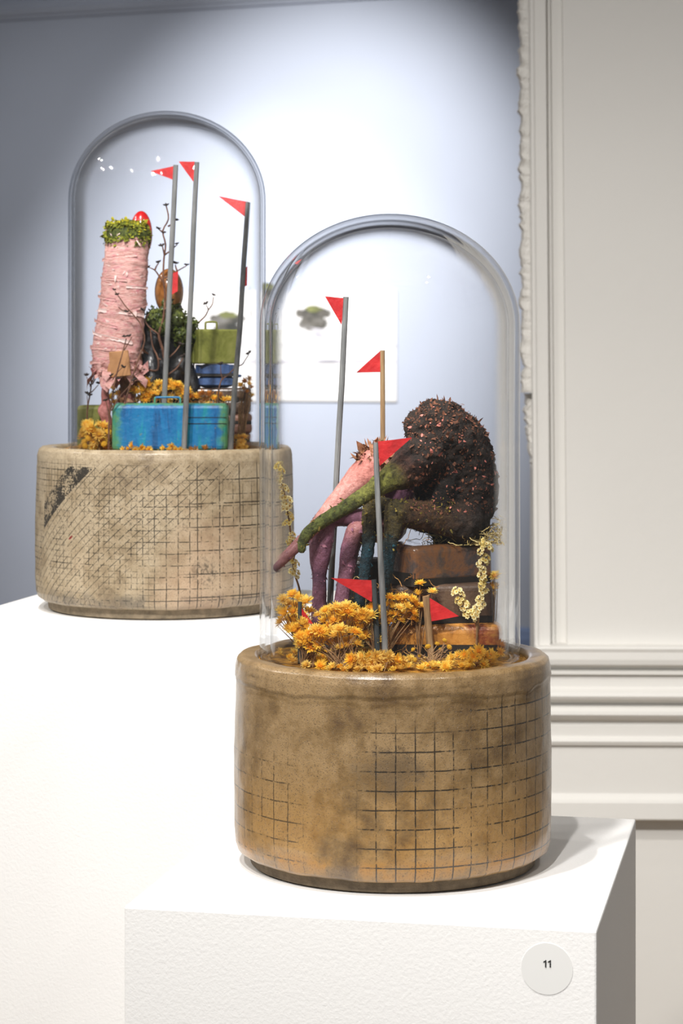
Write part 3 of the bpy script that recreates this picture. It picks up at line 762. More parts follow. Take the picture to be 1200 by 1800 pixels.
th2 = [(Q(780, 918, .036), .015, DK2), (Q(710, 902, .020), .011, DK2), (Q(655, 887, .010), .0088, MOS)]
sh2 = [(Q(654, 887, .009), .0086, MOS), (Q(650, 915, .008), .0074, MOS), (Q(647, 960, .008), .0058, TEA), (Q(639, 1015, .008), .0052, TEA), (Q(626, 1085, .008), .0052, TEA), (Q(616, 1144, .008), .0052, TEA)]
arm = [(Q(790, 800, .006), .014, DK), (Q(778, 850, .004), .011, DK2), (Q(770, 888, .006), .009, DK2)]
org = Q(790, 950, .0)
dkf = thing('creature_sculpture', org, 'hunched dark bark-skinned figure with a long olive green snout, seated on the metal case', 'sculpture', 'seated long-snouted figures')
chest = [(Q(770, 800, .010), .022, DK2), (Q(772, 850, .020), .023, DK2), (Q(784, 900, .030), .021, DK2)]
D1 = skin([body, back, chest, sn, th1, sh1, th2, sh2, arm], .0015, .0028, 75, .0016, 3, 2)
co, no, faces, colr = D1
sno = np.array([Q(650, 864, -.036)[0]])
add_skin('body', D1, skmat('bark_skin', 190, .75, (.12, .11, .10), .0024), dkf)
M_bark = pm('bark_flakes', [lin(52, 34, 24), lin(104, 64, 44), lin(146, 92, 66)], 160, .85)
M_pinkb = pm('pink_flakes', [lin(150, 74, 66), lin(206, 122, 108), lin(226, 150, 134)], 120, .7)
tor = lambda p: p[2] > Q(0, 905, 0).z and p[0] > Q(716, 0, 0).x
def part(name, vf, mat, parent, stuff=True, smooth=False):
    o = obj(name, vf, mat, parent, smooth=smooth)
    if stuff: o['kind'] = 'stuff'
    return o
part('bark_flakes', scraps(co, no, tor, 2200, .0026, .5, 5), M_bark, dkf)
part('pink_flakes', scraps(co, no, tor, 260, .0029, .4, 8, .3), M_pinkb, dkf)
top = lambda p: p[2] > Q(0, 770, 0).z and p[0] > Q(700, 0, 0).x
part('bark_flakes', scraps(co, no, top, 1100, .0022, .9, 15), M_bark, dkf)
leg = lambda p: p[2] < Q(0, 880, 0).z and p[0] < Q(760, 0, 0).x
M_mossy = pm('moss_fuzz', [lin(50, 44, 16), lin(112, 100, 34), lin(146, 120, 54)], 200, .9)
part('moss_fuzz', scraps(co, no, lambda p: Q(0, 962, 0).z < p[2] < Q(0, 872, 0).z and p[0] < Q(800, 0, 0).x, 900, .0022, .9, 16, .2), M_mossy, dkf)
M_tealf = pm('teal_fuzz', [lin(10, 26, 32), lin(24, 70, 84), lin(40, 96, 104)], 200, .7)
part('teal_fuzz', scraps(co, no, lambda p: p[2] < Q(0, 935, 0).z and p[0] < Q(705, 0, 0).x, 420, .0020, .6, 17, .3), M_tealf, dkf)

# --- the pink figure behind it
PK, PK2, MV, PU, PU2 = lin(222, 160, 150), lin(208, 134, 122), lin(166, 112, 112), lin(134, 90, 112), lin(88, 54, 76)
bk = [(Q(706, 800, .038), .013, PK2), (Q(680, 815, .034), .0185, PK), (Q(652, 832, .032), .0185, PK2), (Q(618, 858, .027), .0125, PK), (Q(582, 893, .020), .0082, PK), (Q(548, 932, .012), .0060, lin(196, 140, 132)),
      (Q(515, 966, .005), .0052, MV), (Q(490, 990, .002), .0050, MV), (Q(480, 998, .001), .0046, lin(138, 84, 88))]
pb_ = [(Q(706, 800, .040), .014, PK2), (Q(700, 850, .050), .017, PU), (Q(693, 900, .056), .017, PU), (Q(690, 928, .058), .013, PU2)]
pt1 = [(Q(690, 916, .054), .014, PU), (Q(650, 912, .042), .0095, PU), (Q(600, 909, .036), .0085, PU), (Q(574, 912, .033), .0090, PU)]
ps1 = [(Q(573, 910, .033), .0092, PU), (Q(565, 945, .032), .0112, PU), (Q(562, 985, .032), .0092, PU), (Q(561, 1012, .032), .0066, PU2), (Q(561, 1050, .032), .0068, PU), (Q(559, 1100, .032), .0072, PU2), (Q(556, 1129, .032), .0072, PU2)]
pt2 = [(Q(690, 932, .050), .011, PU), (Q(662, 935, .032), .0098, MV), (Q(628, 934, .018), .0092, MV)]
ps2 = [(Q(626, 934, .018), .0092, MV), (Q(615, 965, .017), .0086, PU), (Q(610, 1000, .017), .0076, PU), (Q(604, 1030, .017), .0066, PU), (Q(599, 1070, .017), .0074, PU), (Q(592, 1134, .018), .0074, PU2)]
pkf = thing('creature_sculpture', Q(700, 950, .045), 'pink figure with a long pale beak and thin purple legs, behind the dark figure', 'sculpture', 'seated long-snouted figures')
D2 = skin([bk, pb_, pt1, ps1, pt2, ps2], .0014, .0010, 90, .0006, 11, 3)
add_skin('body', D2, skmat('pink_hide', 260, .6, (.62, .50, .48), .0012, .1, None, 1), pkf)
co2, no2 = D2[0], D2[1]
M_pufz = pm('purple_threads', [lin(70, 38, 60), lin(150, 96, 118), lin(190, 140, 150)], 200, .7)
part('purple_threads', scraps(co2, no2, lambda p: p[2] < Q(0, 900, 0).z and p[0] < Q(660, 0, 0).x, 650, .0036, .22, 21, .12), M_pufz, pkf)
part('crown_scraps', scraps(co2, no2, lambda p: p[2] > Q(0, 815, 0).z and Q(625, 0, 0).x < p[0] < Q(690, 0, 0).x, 130, .006, 1.2, 22, .3), pm('brown_scraps', [lin(80, 50, 30), lin(150, 100, 66), lin(190, 140, 110)], 120, .8), pkf)

# ------------------------------------------------------------------ rear dome: bandaged pink figure
yl = LD.y
def L(px, py, ry): return P(px, py, yl+ry*LK)
M_band = Mat('pink_bandage', .6)
b_ = M_band.noise(55, 6, .7, .5, M_band.vec(scale=(1, 1, 2.4)))
w_ = M_band.noise(700, 2, .5, 0, M_band.vec(scale=(.25, .25, 2.2)))
M_band.base(M_band.mix(w_.sm(.35, .62)*.6, M_band.ramp(b_, [lin(116, 72, 58), lin(190, 126, 120), lin(214, 154, 146), lin(208, 122, 134), lin(164, 110, 92)], .28, .74), lin(232, 198, 190)))
M_band.bump(w_*.7+b_, .0012); M_band = M_band.m
pw = thing('figure_sculpture', Vector((L(205, 0, -.02).x, yl-.02*LK, LBED)), 'tall pink bandaged figure with a mossy collar and a red egg head', 'sculpture', 'egg-headed figures')
prof = [(404, 223.5, 36), (432, 223, 37.5), (470, 221, 38), (500, 218, 39), (540, 214, 40), (570, 210, 41), (600, 206, 42), (625, 204, 42), (648, 204, 40), (660, 205, 36)]
pr = spline(prof, 14); v, f = [], []
nk = 72
for i, (py, px, hw) in enumerate(pr):
    for k in range(nk):
        a = 2*math.pi*k/nk
        c = L(px, py, -.021); s = (yl-.021*LK)/F
        z = c.z
        x0_, y0_ = math.cos(a), math.sin(a)
        ph = (z*62+.16*math.sin(a*1+z*40)+.10*math.sin(2*a+1+z*25)); saw = ph-math.floor(ph)
        r = hw*s*(1+.03*noise.noise(Vector((math.cos(a), math.sin(a), z*30))))+.0014*(1-saw)**3*max(0, noise.noise(Vector((x0_*2.2, y0_*2.2, z*26)))+.25)
        r += .0008*noise.noise(Vector((x0_*1.2, y0_*1.2, z*60)))+.0006*noise.noise(Vector((x0_*3+7, y0_*3, z*160)))
        ph2 = z*150+.5*math.sin(a+.5); r += .0004*(ph2-math.floor(ph2))
        r += .0005*noise.noise(Vector((math.cos(a)*4, math.sin(a)*4, z*300)))
        r += .0035*max(0, noise.noise(Vector((math.cos(a)*1.5+3, math.sin(a)*1.5, z*40)))-.25)
        x_ = math.cos(a); y_ = math.sin(a)
        v.append(c+Vector((r*x_, r*y_*.86, 0)))
for i in range(len(pr)-1):
    for k in range(nk): f.append((i*nk+k, (i+1)*nk+k, (i+1)*nk+(k+1) % nk, i*nk+(k+1) % nk))
f.append(tuple(range(nk))); f.append(tuple((len(pr)-1)*nk+k for k in range(nk-1, -1, -1)))
obj('body', (v, f), M_band, pw, smooth=True)
bco = np.array([list(p) for p in v]); bno = bco.copy()
for i in range(len(v)):
    c = L(pr[i//nk][1], pr[i//nk][0], -.021); d = (v[i]-c); d.z = 0; bno[i] = d.normalized()
def ribbon(pts, w, nrm=None, seg=4):     # torn cloth strip
    vv, ff = [], []; D = spline(pts, seg)
    for i, p in enumerate(D):
        ww = w*(.7+.5*rnd.random())
        q = Vector(p); vv += [q+Vector((0, 0, ww/2)), q+Vector((0, .0007, 0)), q-Vector((0, 0, ww/2))]
    for i in range(len(D)-1):
        a = i*3; ff += [(a, a+3, a+4, a+1), (a+1, a+4, a+5, a+2)]
    return vv, ff
def around(py, a0, a1, dpy=0, out=.0012, n=7):
    L_ = []
    for i in range(n):
        t = i/(n-1); a = math.radians(a0+(a1-a0)*t); y = py+dpy*t
        j = min(range(len(pr)), key=lambda q: abs(pr[q][0]-y)); hw = pr[j][2]; s = (yl-.021*LK)/F
        c = L(pr[j][1], y, -.021); o_ = out*(1+1.5*(abs(t-.5)*2)**4)
        L_.append(tuple(c+Vector(((hw*s+o_)*math.sin(a), -(hw*s+o_)*.86*math.cos(a), 0))))
    return L_
M_fray = pm('frayed_bandage', [lin(196, 150, 146), lin(232, 204, 198), lin(236, 214, 210)], 90, .7)
for py, a0, a1, dp, w in ((458, -80, 30, -9, .0042), (488, -95, 10, 6, .003), (505, 10, 80, 2, .003), (520, -90, -10, 8, .004), (545, -60, 70, 10, .0046), (548, 20, 95, -14, .004), (562, -88, 0, 14, .004), (585, -70, 40, 18, .004), (610, -85, 20, 5, .0045), (628, 0, 85, 10, .005), (638, -80, 60, -6, .004)):
    obj('bandage_strip', ribbon(around(py, a0, a1, dp), w), M_fray if py % 2 else M_band, pw)
part('loose_threads', scraps(bco, bno, lambda p: True, 220, .0055, .35, 31, .07), M_fray, pw)
# legs, the card patch and torn lower cloth
M_legp = skmat('pink_wraps', 190, .6, (.5, .42, .36), .0016)
P1, P2, P3 = lin(222, 150, 148), lin(196, 120, 118), lin(150, 110, 84)
lg1 = [(L(190, 640, -.022), .012, P2), (L(186, 662, -.024), .0085, P1), (L(187, 672, -.024), .0050, P1), (L(185, 690, -.024), .0044, P1), (L(186, 712, -.024), .0052, P2), (L(182, 722, -.024), .0062, P1), (L(188, 740, -.022), .0056, P2), (L(188, 780, -.022), .0058, P2)]
lg2 = [(L(228, 630, -.014), .014, P3), (L(228, 660, -.014), .0120, P3), (L(226, 685, -.014), .0092, P3), (L(225, 705, -.014), .0088, P2), (L(223, 740, -.014), .0086, P3), (L(222, 775, -.014), .0086, P3)]
add_skin('leg', skin([lg1], .0011, .0020, 130, .0012, 4, 2, LK), M_legp, pw)
D5 = skin([lg2], .0011, .0022, 130, .0012, 5, 2, LK); add_skin('leg', D5, M_legp, pw)
part('torn_scraps', scraps(D5[0], D5[1], lambda p: True, 90, .008, .5, 33, .35), pm('tan_scraps', [lin(130, 92, 60), lin(190, 140, 104), lin(222, 180, 160)], 120, .8), pw)
M_card = pm('brown_card', [lin(160, 112, 70), lin(190, 142, 98)], 60, .8)
obj('card_patch', rbox(L(213, 662, -.049), .021*LK, .0022, .0275*LK, math.radians(8), .0008, 1, math.radians(-6)), M_card, pw)
obj('card_patch', rbox(L(196, 655, -.047), .010*LK, .002, .022*LK, math.radians(-14), .0006, 1, math.radians(10)), M_card, pw)
part('torn_scraps', scraps(bco, bno, lambda p: p[2] < L(0, 636, 0).z, 60, .013, .7, 34, .5), M_band, pw)
M_egg = pm('glossy_red', [lin(170, 14, 20), lin(206, 30, 32)], 60, .25, coat=.6)
eg = L(248, 412, .004)
v, f = ball(eg, .0122*LK, 28, 20, (1, .95, 2.1)); obj('head', (v, f), M_egg, pw, smooth=True)
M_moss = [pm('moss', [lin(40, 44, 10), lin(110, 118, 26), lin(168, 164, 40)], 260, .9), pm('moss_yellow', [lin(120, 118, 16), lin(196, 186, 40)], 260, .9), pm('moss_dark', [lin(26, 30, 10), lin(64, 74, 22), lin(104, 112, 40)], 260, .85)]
def ring_pick(c, rx, ry, z0, z1, n, seed):
    r = random.Random(seed); pts, nos = [], []
    for _ in range(n):
        a = r.random()*6.283; z = z0+(z1-z0)*r.random()
        k = .9+.2*noise.noise(Vector((math.cos(a)*2, math.sin(a)*2, z*80+seed)))
        pts.append([c.x+rx*k*math.cos(a), c.y+ry*k*math.sin(a), z]); nos.append([math.cos(a), math.sin(a), .3])
    return np.array(pts), np.array([list(Vector(q).normalized()) for q in nos])
c = L(223.5, 410, -.021)
co_, no_ = ring_pick(c, .0240*LK, .0212*LK, L(0, 434, -.021).z, L(0, 394, -.021).z, 700, 1)
part('moss_collar', scraps(co_, no_, lambda p: True, 2600, .0030, .7, 41, .5), M_moss[0], pw)
co_, no_ = ring_pick(c, .0225*LK, .020*LK, L(0, 408, -.021).z, L(0, 389, -.021).z, 300, 2)
part('moss_collar', scraps(co_, no_, lambda p: True, 1000, .0028, .9, 42, .5), M_moss[1], pw)
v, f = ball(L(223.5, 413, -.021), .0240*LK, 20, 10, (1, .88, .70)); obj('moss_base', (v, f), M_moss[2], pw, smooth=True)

# --- black figure with a bushy green collar and a brown egg head
bf = thing('figure_sculpture', Vector((L(296, 0, .012).x, yl+.012*LK, LBED)), 'black figure with a bushy green collar and a glossy brown egg head', 'sculpture', 'egg-headed figures')
BK, BK2 = lin(20, 20, 22), lin(44, 46, 50)
tr = [(L(300, 545, .012), .013, BK), (L(298, 590, .012), .019, BK), (L(300, 625, .012), .0195, BK), (L(302, 660, .012), .019, BK), (L(304, 700, .012), .018, BK), (L(304, 762, .012), .016, BK)]
b1 = [(L(278, 580, -.002), .010, BK), (L(268, 612, -.004), .0078, BK), (L(266, 632, -.005), .0080, BK2), (L(264, 655, -.006), .0122, BK2), (L(264, 672, -.006), .0138, BK2), (L(266, 692, -.006), .0120, BK2), (L(266, 768, -.004), .012, BK)]
b2 = [(L(318, 640, .004), .011, BK), (L(334, 665, .004), .0088, BK), (L(340, 690, .004), .0085, BK), (L(342, 772, .006), .009, BK)]
b3 = [(L(264, 560, -.006), .006, BK), (L(257, 610, -.004), .0058, BK), (L(252, 650, -.004), .0056, BK), (L(256, 672, -.006), .006, BK)]
D6 = skin([tr, b1, b2, b3], .0015, .0016, 80, .0004, 8, 2, LK)
add_skin('body', D6, skmat('black_lacquer', 120, .26, (.5, .5, .5), .0012, .5), bf)
M_egg2 = Mat('brown_egg', .22)
n_ = M_egg2.noise(40, 5, .6, .4, M_egg2.vec(scale=(1.6, 1.6, .5)))
M_egg2.base(M_egg2.ramp(n_, [lin(70, 40, 22), lin(146, 92, 44), lin(178, 122, 66)], .35, .65)); M_egg2.b.inputs['Coat Weight'].default_value = .7; M_egg2.b.inputs['Coat Roughness'].default_value = .08
v, f = ball(L(297, 513, .012), .0158*LK, 28, 20, (1, .95, 1.62)); obj('head', (v, f), M_egg2.m, bf, smooth=True)
def clump(cs, n, seed):                  # cs: (centre, radius); leaflets on balls
    r = random.Random(seed); pts, nos = [], []
    for _ in range(n):
        c, R = cs[r.randrange(len(cs))]
        q = Vector((r.gauss(0, 1), r.gauss(0, 1), r.gauss(0, 1))).normalized()
        pts.append(list(Vector(c)+q*R*(.8+.25*r.random()))); nos.append(list(q))
    return np.array(pts), np.array(nos)
cl = [(L(272, 560, -.006), .0130), (L(288, 572, -.010), .0125), (L(310, 560, -.006), .0130), (L(330, 572, .002), .0115), (L(318, 590, -.006), .0120), (L(340, 590, .006), .0070), (L(296, 550, .002), .014)]
cl = [(q, R*LK) for q, R in cl]
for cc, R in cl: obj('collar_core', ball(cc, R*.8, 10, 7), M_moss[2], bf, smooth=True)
co_, no_ = clump(cl, 800, 4)
M_leaf = pm('waxy_leaf', [lin(20, 28, 8), lin(58, 72, 20), lin(120, 126, 56)], 300, .35)
part('leaf_collar', scraps(co_, no_, lambda p: True, 2600, .0030, .7, 44, .45), M_leaf, bf)
# ------------------------------------------------------------------ dried flowers
def petal_mat(name, cols):
    m = Mat(name, .6, .3)
    h = m.rnd()
    c = m.ramp(h*.6+m.noise(90, 3)*.4, cols, .15, .85)
    m.base(c)
    tl = m.n('ShaderNodeBsdfTranslucent'); mx = m.n('ShaderNodeMixShader'); mx.inputs[0].default_value = .4
    m.l(c, tl.inputs[0]); m.l(m.b.outputs[0], mx.inputs[1]); m.l(tl.outputs[0], mx.inputs[2])
    m.l(mx.outputs[0], m.nt.nodes['Material Output'].inputs[0])
    return m.m
M_yel = petal_mat('yellow_petals', [lin(252, 198, 56), lin(255, 220, 92), lin(255, 230, 128), lin(253, 206, 66)])
M_pale = petal_mat('pale_yellow_petals', [lin(236, 196, 96), lin(244, 214, 120), lin(238, 190, 80)])
M_tan = petal_mat('tan_petals', [lin(206, 136, 56), lin(224, 166, 84), lin(214, 180, 128)])
M_cream = petal_mat('cream_petals', [lin(244, 228, 150), lin(250, 242, 196), lin(238, 216, 110)])
M_ctr = pm('flower_centre', [lin(222, 130, 18), lin(244, 170, 34)], 300, .8)
M_ctry = pm('yellow_button', [lin(224, 160, 24), lin(248, 196, 48)], 300, .7, .0006, 900)
M_stem = pm('dry_stem', [lin(92, 66, 42), lin(142, 108, 72), lin(176, 144, 100)], 90, .8)
M_twig = pm('dark_twig', [lin(58, 38, 28), lin(104, 70, 52), lin(134, 98, 76)], 110, .7)
M_pod = pm('seed_pod', [lin(30, 24, 22), lin(62, 48, 42)], 200, .7)
M_straw = pm('straw', [lin(170, 146, 84), lin(212, 190, 126), lin(226, 208, 150)], 90, .7)
M_strawd = pm('brown_straw', [lin(110, 70, 34), lin(176, 128, 70), lin(200, 160, 96)], 90, .8)

def head_mesh(name, mats, rings, seed, core=.28, tip=.7):
    """unit flower head facing +Z: rings of (count, length, rise angle)"""
    r = random.Random(seed); mb = MB(); nc = 0
    mb.add(ball((0, 0, .06), core, 8, 4, (1, 1, .75))); nc = len(mb.f)
    for n, ln, el in rings:
        for k in range(n):
            a = 2*math.pi*(k+r.random()*.7)/n; e = math.radians(el+r.uniform(-12, 12)); l = ln*r.uniform(.8, 1.12)
            w = .115*r.uniform(.7, 1.25)
            d = Vector((math.cos(a), math.sin(a), 0)); s = Vector((-math.sin(a), math.cos(a), 0)); z = Vector((0, 0, 1))
            b = d*core*.6-z*.05; m_ = d*(l*.6*math.cos(e)+core*.3)+z*(l*.6*math.sin(e)); t = d*(l*math.cos(e*.8))+z*(l*math.sin(e)*1.05)
            mb.add(([b-s*w*.5, b+s*w*.5, m_-s*w, m_+s*w, t-s*w*.25, t+s*w*.25], [(0, 1, 3, 2), (2, 3, 5, 4)]))
    me = bpy.data.meshes.new(name); me.from_pydata([tuple(v) for v in mb.v], [], mb.f)
    for m in mats: me.materials.append(m)
    me.polygons.foreach_set('material_index', [1 if i < nc else 0 for i in range(len(mb.f))])
    me.update(); return me
RG = [(17, 1.0, 8), (16, .88, 30), (13, .72, 54), (8, .5, 74)]
HEADS = {'yel': [head_mesh('flower_head', (M_yel, M_ctr), RG, s) for s in range(3)]+[head_mesh('flower_head', (M_yel, M_ctry), [(12, .9, 30), (12, .8, 55), (9, .75, 75)], s, .34) for s in range(3, 5)],
         'pale': [head_mesh('flower_head', (M_pale, M_ctry), RG, s) for s in range(5, 8)],
         'tan': [head_mesh('flower_head', (M_tan, M_stem), [(12, .95, 25), (12, .9, 52), (8, .8, 72)], s) for s in range(8, 11)],
         'bud': [head_mesh('flower_head', (M_yel, M_ctry), [(12, .5, 70)], s, .62) for s in range(11, 13)]}
def floret_mesh(seed):                    # tight cluster of small papery cups
    r = random.Random(seed); mb = MB(); nc = 0; cs = []
    for k in range(7):
        a = k*.9+r.random()*.5; q = .62 if k < 5 else .15
        cs.append(Vector((math.cos(a)*q, math.sin(a)*q, r.uniform(-.15, .3)+(.3 if k > 4 else 0))))
    for c in cs: mb.add(ball(c+Vector((0, 0, .05)), .13, 5, 3))
    nc = len(mb.f)
    for c in cs:
        d0 = (Vector((c.x, c.y, .9))).normalized(); x, y = frame(d0)
        for j in range(6):
            b = j*1.047; p = x*math.cos(b)+y*math.sin(b); q = d0.cross(p)
            mb.add(([c+p*.05, c+p*.26-q*.19+d0*.10, c+p*.46+d0*.16, c+p*.26+q*.19+d0*.10], [(0, 1, 2, 3)]))
    me = bpy.data.meshes.new('floret'); me.from_pydata([tuple(v) for v in mb.v], [], mb.f)
    me.materials.append(M_cream); me.materials.append(M_ctry)
    me.polygons.foreach_set('material_index', [1 if i < nc else 0 for i in range(len(mb.f))])
    me.update(); return me
FLOR = [floret_mesh(s) for s in range(4)]
POD = []
for s in range(3):
    r = random.Random(s+40); mb = MB()
    for k in range(6):
        d = Vector((math.cos(k*1.05+r.random()), math.sin(k*1.05+r.random()), r.uniform(.1, .9))).normalized()
        mb.add(tube([(0, 0, 0), d*.6, d*1.0], [.16, .26, .06], 5))
    POD.append(mesh('seed_pod', mb.vf, M_pod))
def put(name, me, p, d, s, parent=None, spin=None):
    o = place(name, me, p, parent)
    q = Vector(d).normalized().to_track_quat('Z', 'Y') @ Matrix.Rotation(rnd.random()*6.28 if spin is None else spin, 4, 'Z').to_quaternion()
    o.rotation_euler = q.to_euler(); o.scale = (s, s, s); return o
def inside(p, left, m):                  # keep a point inside the glass
    ax, R = (LD, LR-.0042) if left else (FD, FR-.0066)
    q = Vector((p.x-ax.x, p.y-ax.y, 0)); L_ = q.length
    if L_ > R-m: q *= (R-m)/L_
    return Vector((ax.x+q.x, ax.y+q.y, max(p.z, (LBED if left else FBED)+m*.5)))
def facing(p, c, up=.6, fwd=.5):
    d = (p-c); d = d.normalized() if d.length > 1e-6 else Vector((0, 0, 1))
    return d+Vector((rnd.uniform(-.4, .4), -fwd+rnd.uniform(-.3, .2), up))
def region_heads(n, cx, cy, rx, ry, Y, dY, minsep):
    out = []
    for _ in range(n*30):
        a = rnd.random()*6.283; q = math.sqrt(rnd.random())
        x, y = cx+rx*q*math.cos(a), cy+ry*q*math.sin(a)
        yy = Y+rnd.uniform(-dY, dY)
        if all(math.hypot(x-u, y-v) > minsep for u, v, w in out): out.append((x, y, yy))
        if len(out) >= n: break
    return out
def bunch(label, heads, base, kind, r, left=False, group=None, spread=10, stem_r=.9, extra=0, Yb=None, lab=None):
    """heads: (px, py, Y); base: (px, Y) on the bed"""
    if left: heads = [(x, y, Y*LK) for x, y, Y in heads]; base = (base[0], base[1]*LK)
    bz = LBED if left else FBED
    b = Vector(((base[0]-CX)/F*base[1], base[1], bz))
    b = inside(b, left, .008); b.z = bz
    t = thing('dried_flower_bunch', b, label, 'dried flowers', group or ('dried flowers in the rear dome' if left else 'dried flowers in the front dome'))
    px = base[1]/F; mb = MB(); pts = []
    for x, y, Y in heads:
        p = inside(P(x, y, Y), left, r*px*1.08+.001); pts.append(p)
        put('flower_head', rnd.choice(HEADS[kind] if isinstance(kind, str) else HEADS[rnd.choice(kind)]), p, facing(p, b+Vector((0, 0, .012))), r*px*rnd.uniform(.8, 1.15), t)
    for p in pts+[p+Vector((rnd.uniform(-6, 6), rnd.uniform(-6, 6), rnd.uniform(-14, -2)))*px for p in pts for _ in range(extra)]:
        q = inside(b+Vector((rnd.uniform(-1, 1)*spread*px, rnd.uniform(-1, 1)*spread*px*.6, 0)), left, .003); q.z = bz
        m_ = q.lerp(p, .5)+Vector((rnd.uniform(-3, 3), rnd.uniform(-3, 3), 3))*px
        mb.add(tube([q, m_, p-Vector((0, 0, r*.2*px))], [stem_r*px, stem_r*px, stem_r*.7*px], 4, False))
    o = obj('stems', mb.vf, M_stem, t); o['kind'] = 'stuff'
    return t
# front dome
bunch('yellow flower bunch against the glass at far left of the front dome', region_heads(18, 516, 1075, 32, 30, 1.955, .014, 10.4), (536, 1.965), ['yel', 'yel', 'pale'], 14.6, spread=7, extra=1)
bunch('yellow flower bunch front left, under the half-sunk red flag', region_heads(18, 534, 1118, 32, 22, 1.905, .012, 9.6), (540, 1.908), 'yel', 14.6, spread=12, extra=2)
bunch('big yellow flower bunch in the middle of the front dome, upper tier', region_heads(29, 600, 1086, 42, 22, 1.945, .018, 9.6), (603, 1.940), 'yel', 14.6, spread=12, extra=1)
bunch('big yellow flower bunch in the front middle with many bare brown stems', region_heads(26, 592, 1122, 42, 17, 1.905, .012, 9.6), (600, 1.897), 'yel', 14.6, spread=20, extra=3)
bunch('yellow flower bunch just left of the light grey front pole', region_heads(18, 655, 1095, 22, 32, 1.95, .012, 10.4), (662, 1.95), 'yel', 13.4, spread=8, extra=1)
bunch('yellow flower bunch right of the light grey pole, above the rusty case', region_heads(22, 702, 1070, 33, 25, 1.955, .006, 10), (672, 1.953), 'yel', 13.4, spread=4)
bunch('small sprig with two open yellow daisies above the stubby stick flag', [(738, 1026, 1.958), (760, 1040, 1.957), (736, 1044, 1.960), (727, 1058, 1.960), (742, 1066, 1.958), (728, 1072, 1.960)], (736, 1.955), 'yel', 12.5, spread=3)
bunch('clump of round yellow buttons on grey stems at the foot of the stick flag', [(726, 1142, 1.915), (738, 1153, 1.915), (752, 1137, 1.918), (768, 1132, 1.92), (781, 1126, 1.92), (789, 1138, 1.92), (774, 1142, 1.922), (730, 1160, 1.91)], (754, 1.908), 'bud', 8.5, spread=14, extra=3, stem_r=1.1)
bunch('bushy dry grey stems with orange heads at the right glass', [(878, 1016, 2.008), (868, 1030, 2.008), (882, 1034, 2.008), (858, 1042, 2.008), (893, 1012, 2.008), (872, 1045, 2.008), (850, 1060, 2.008), (862, 1058, 2.008)], (868, 2.012), 'yel', 12, spread=5, extra=5)
bunch('low yellow flowers at the right front, before the rusty case', region_heads(20, 842, 1155, 52, 11, 1.910, .016, 9.5), (838, 1.910), 'yel', 13, spread=26)
bunch('low orange flower at the far right foot of the front dome', [(888, 1136, 1.945), (898, 1141, 1.945), (884, 1146, 1.94)], (890, 1.943), ['yel', 'tan'], 12, spread=4)
bunch('low pale flowers in front of the light grey pole base', region_heads(15, 662, 1160, 46, 9, 1.885, .006, 8.8), (655, 1.887), ['yel', 'pale'], 13.4, spread=30)
# loose heads lying on the bed
def carpet(n, x0, x1, Y0_, Y1_, kind, r, label, group, left):
    put_ = []
    if left: Y0_, Y1_ = Y0_*LK, Y1_*LK
    t = None
    for _ in range(n*40):
        Y = rnd.uniform(Y0_, Y1_); x = rnd.uniform(x0, x1)
        ax, R = (LD, LR-.0042) if left else (FD, FR-.0066)
        px = Y/F; X = (x-CX)*px; rr = r*px*rnd.uniform(.75, 1.15)
        if math.hypot(X-ax.x, Y-ax.y) > R-rr*1.1: continue
        if any(math.hypot(X-u, Y-w) < (rr+s)*.62 for u, w, s in put_): continue
        put_.append((X, Y, rr))
        if len(put_) >= n: break
    for X, Y, rr in put_:
        bz = LBED if left else FBED
        if t is None: t = thing('flower_bed', ((LD if left else FD).x, (LD if left else FD).y, bz), label, 'dried flowers', group)
        put('flower_head', rnd.choice(HEADS[kind] if isinstance(kind, str) else HEADS[rnd.choice(kind)]), (X, Y, bz+rr*.45), (rnd.uniform(-.6, .6), rnd.uniform(-.9, .2), 1), rr, t)
carpet(70, 470, 900, 1.868, 1.93, ['yel', 'yel', 'pale'], 12, 'row of loose yellow flower heads lying along the front rim of the front dome', 'loose flower heads', False)
carpet(26, 462, 674, 1.93, 2.0, 'yel', 11, 'scattered yellow flower heads lying further back, behind the front row of bunches', 'loose flower heads', False)
# rear dome
bunch('pale yellow flower clump at the left glass of the rear dome', region_heads(37, 160, 766, 32, 24, 2.375, .012, 8.0), (164, 2.378), ['yel', 'pale', 'yel', 'bud'], 12.3, True, spread=14)
bunch('orange yellow flowers behind the left half of the turquoise suitcase', region_heads(31, 278, 688, 50, 20, 2.394, .004, 8.0), (278, 2.394), 'yel', 11.8, True, spread=20)
bunch('dry orange flowers behind the right half of the turquoise suitcase', region_heads(21, 368, 704, 42, 11, 2.395, .006, 8.8), (366, 2.396), ['yel', 'tan'], 11.2, True, spread=16)
bunch('tall dry tan flower bunch at the right glass of the rear dome', [(430, 672, 2.39), (438, 668, 2.40), (442, 682, 2.40), (434, 690, 2.39), (443, 696, 2.40), (428, 684, 2.39), (440, 706, 2.40), (422, 678, 2.39), (438, 676, 2.39)], (421, 2.385), ['tan', 'tan', 'yel'], 9, True, spread=6, extra=1)
bunch('small yellow heads before the left part of the turquoise suitcase', [(216, 790, 2.335), (226, 788, 2.335), (238, 790, 2.332), (248, 786, 2.333), (256, 790, 2.333), (232, 782, 2.335), (262, 791, 2.333)], (240, 2.334), 'yel', 8, True, spread=10)
bunch('small orange heads before the middle of the turquoise suitcase', [(288, 787, 2.332), (297, 791, 2.331), (308, 790, 2.331), (316, 791, 2.331), (302, 784, 2.333), (333, 791, 2.331), (341, 790, 2.332)], (305, 2.333), ['yel', 'tan'], 8, True, spread=10)
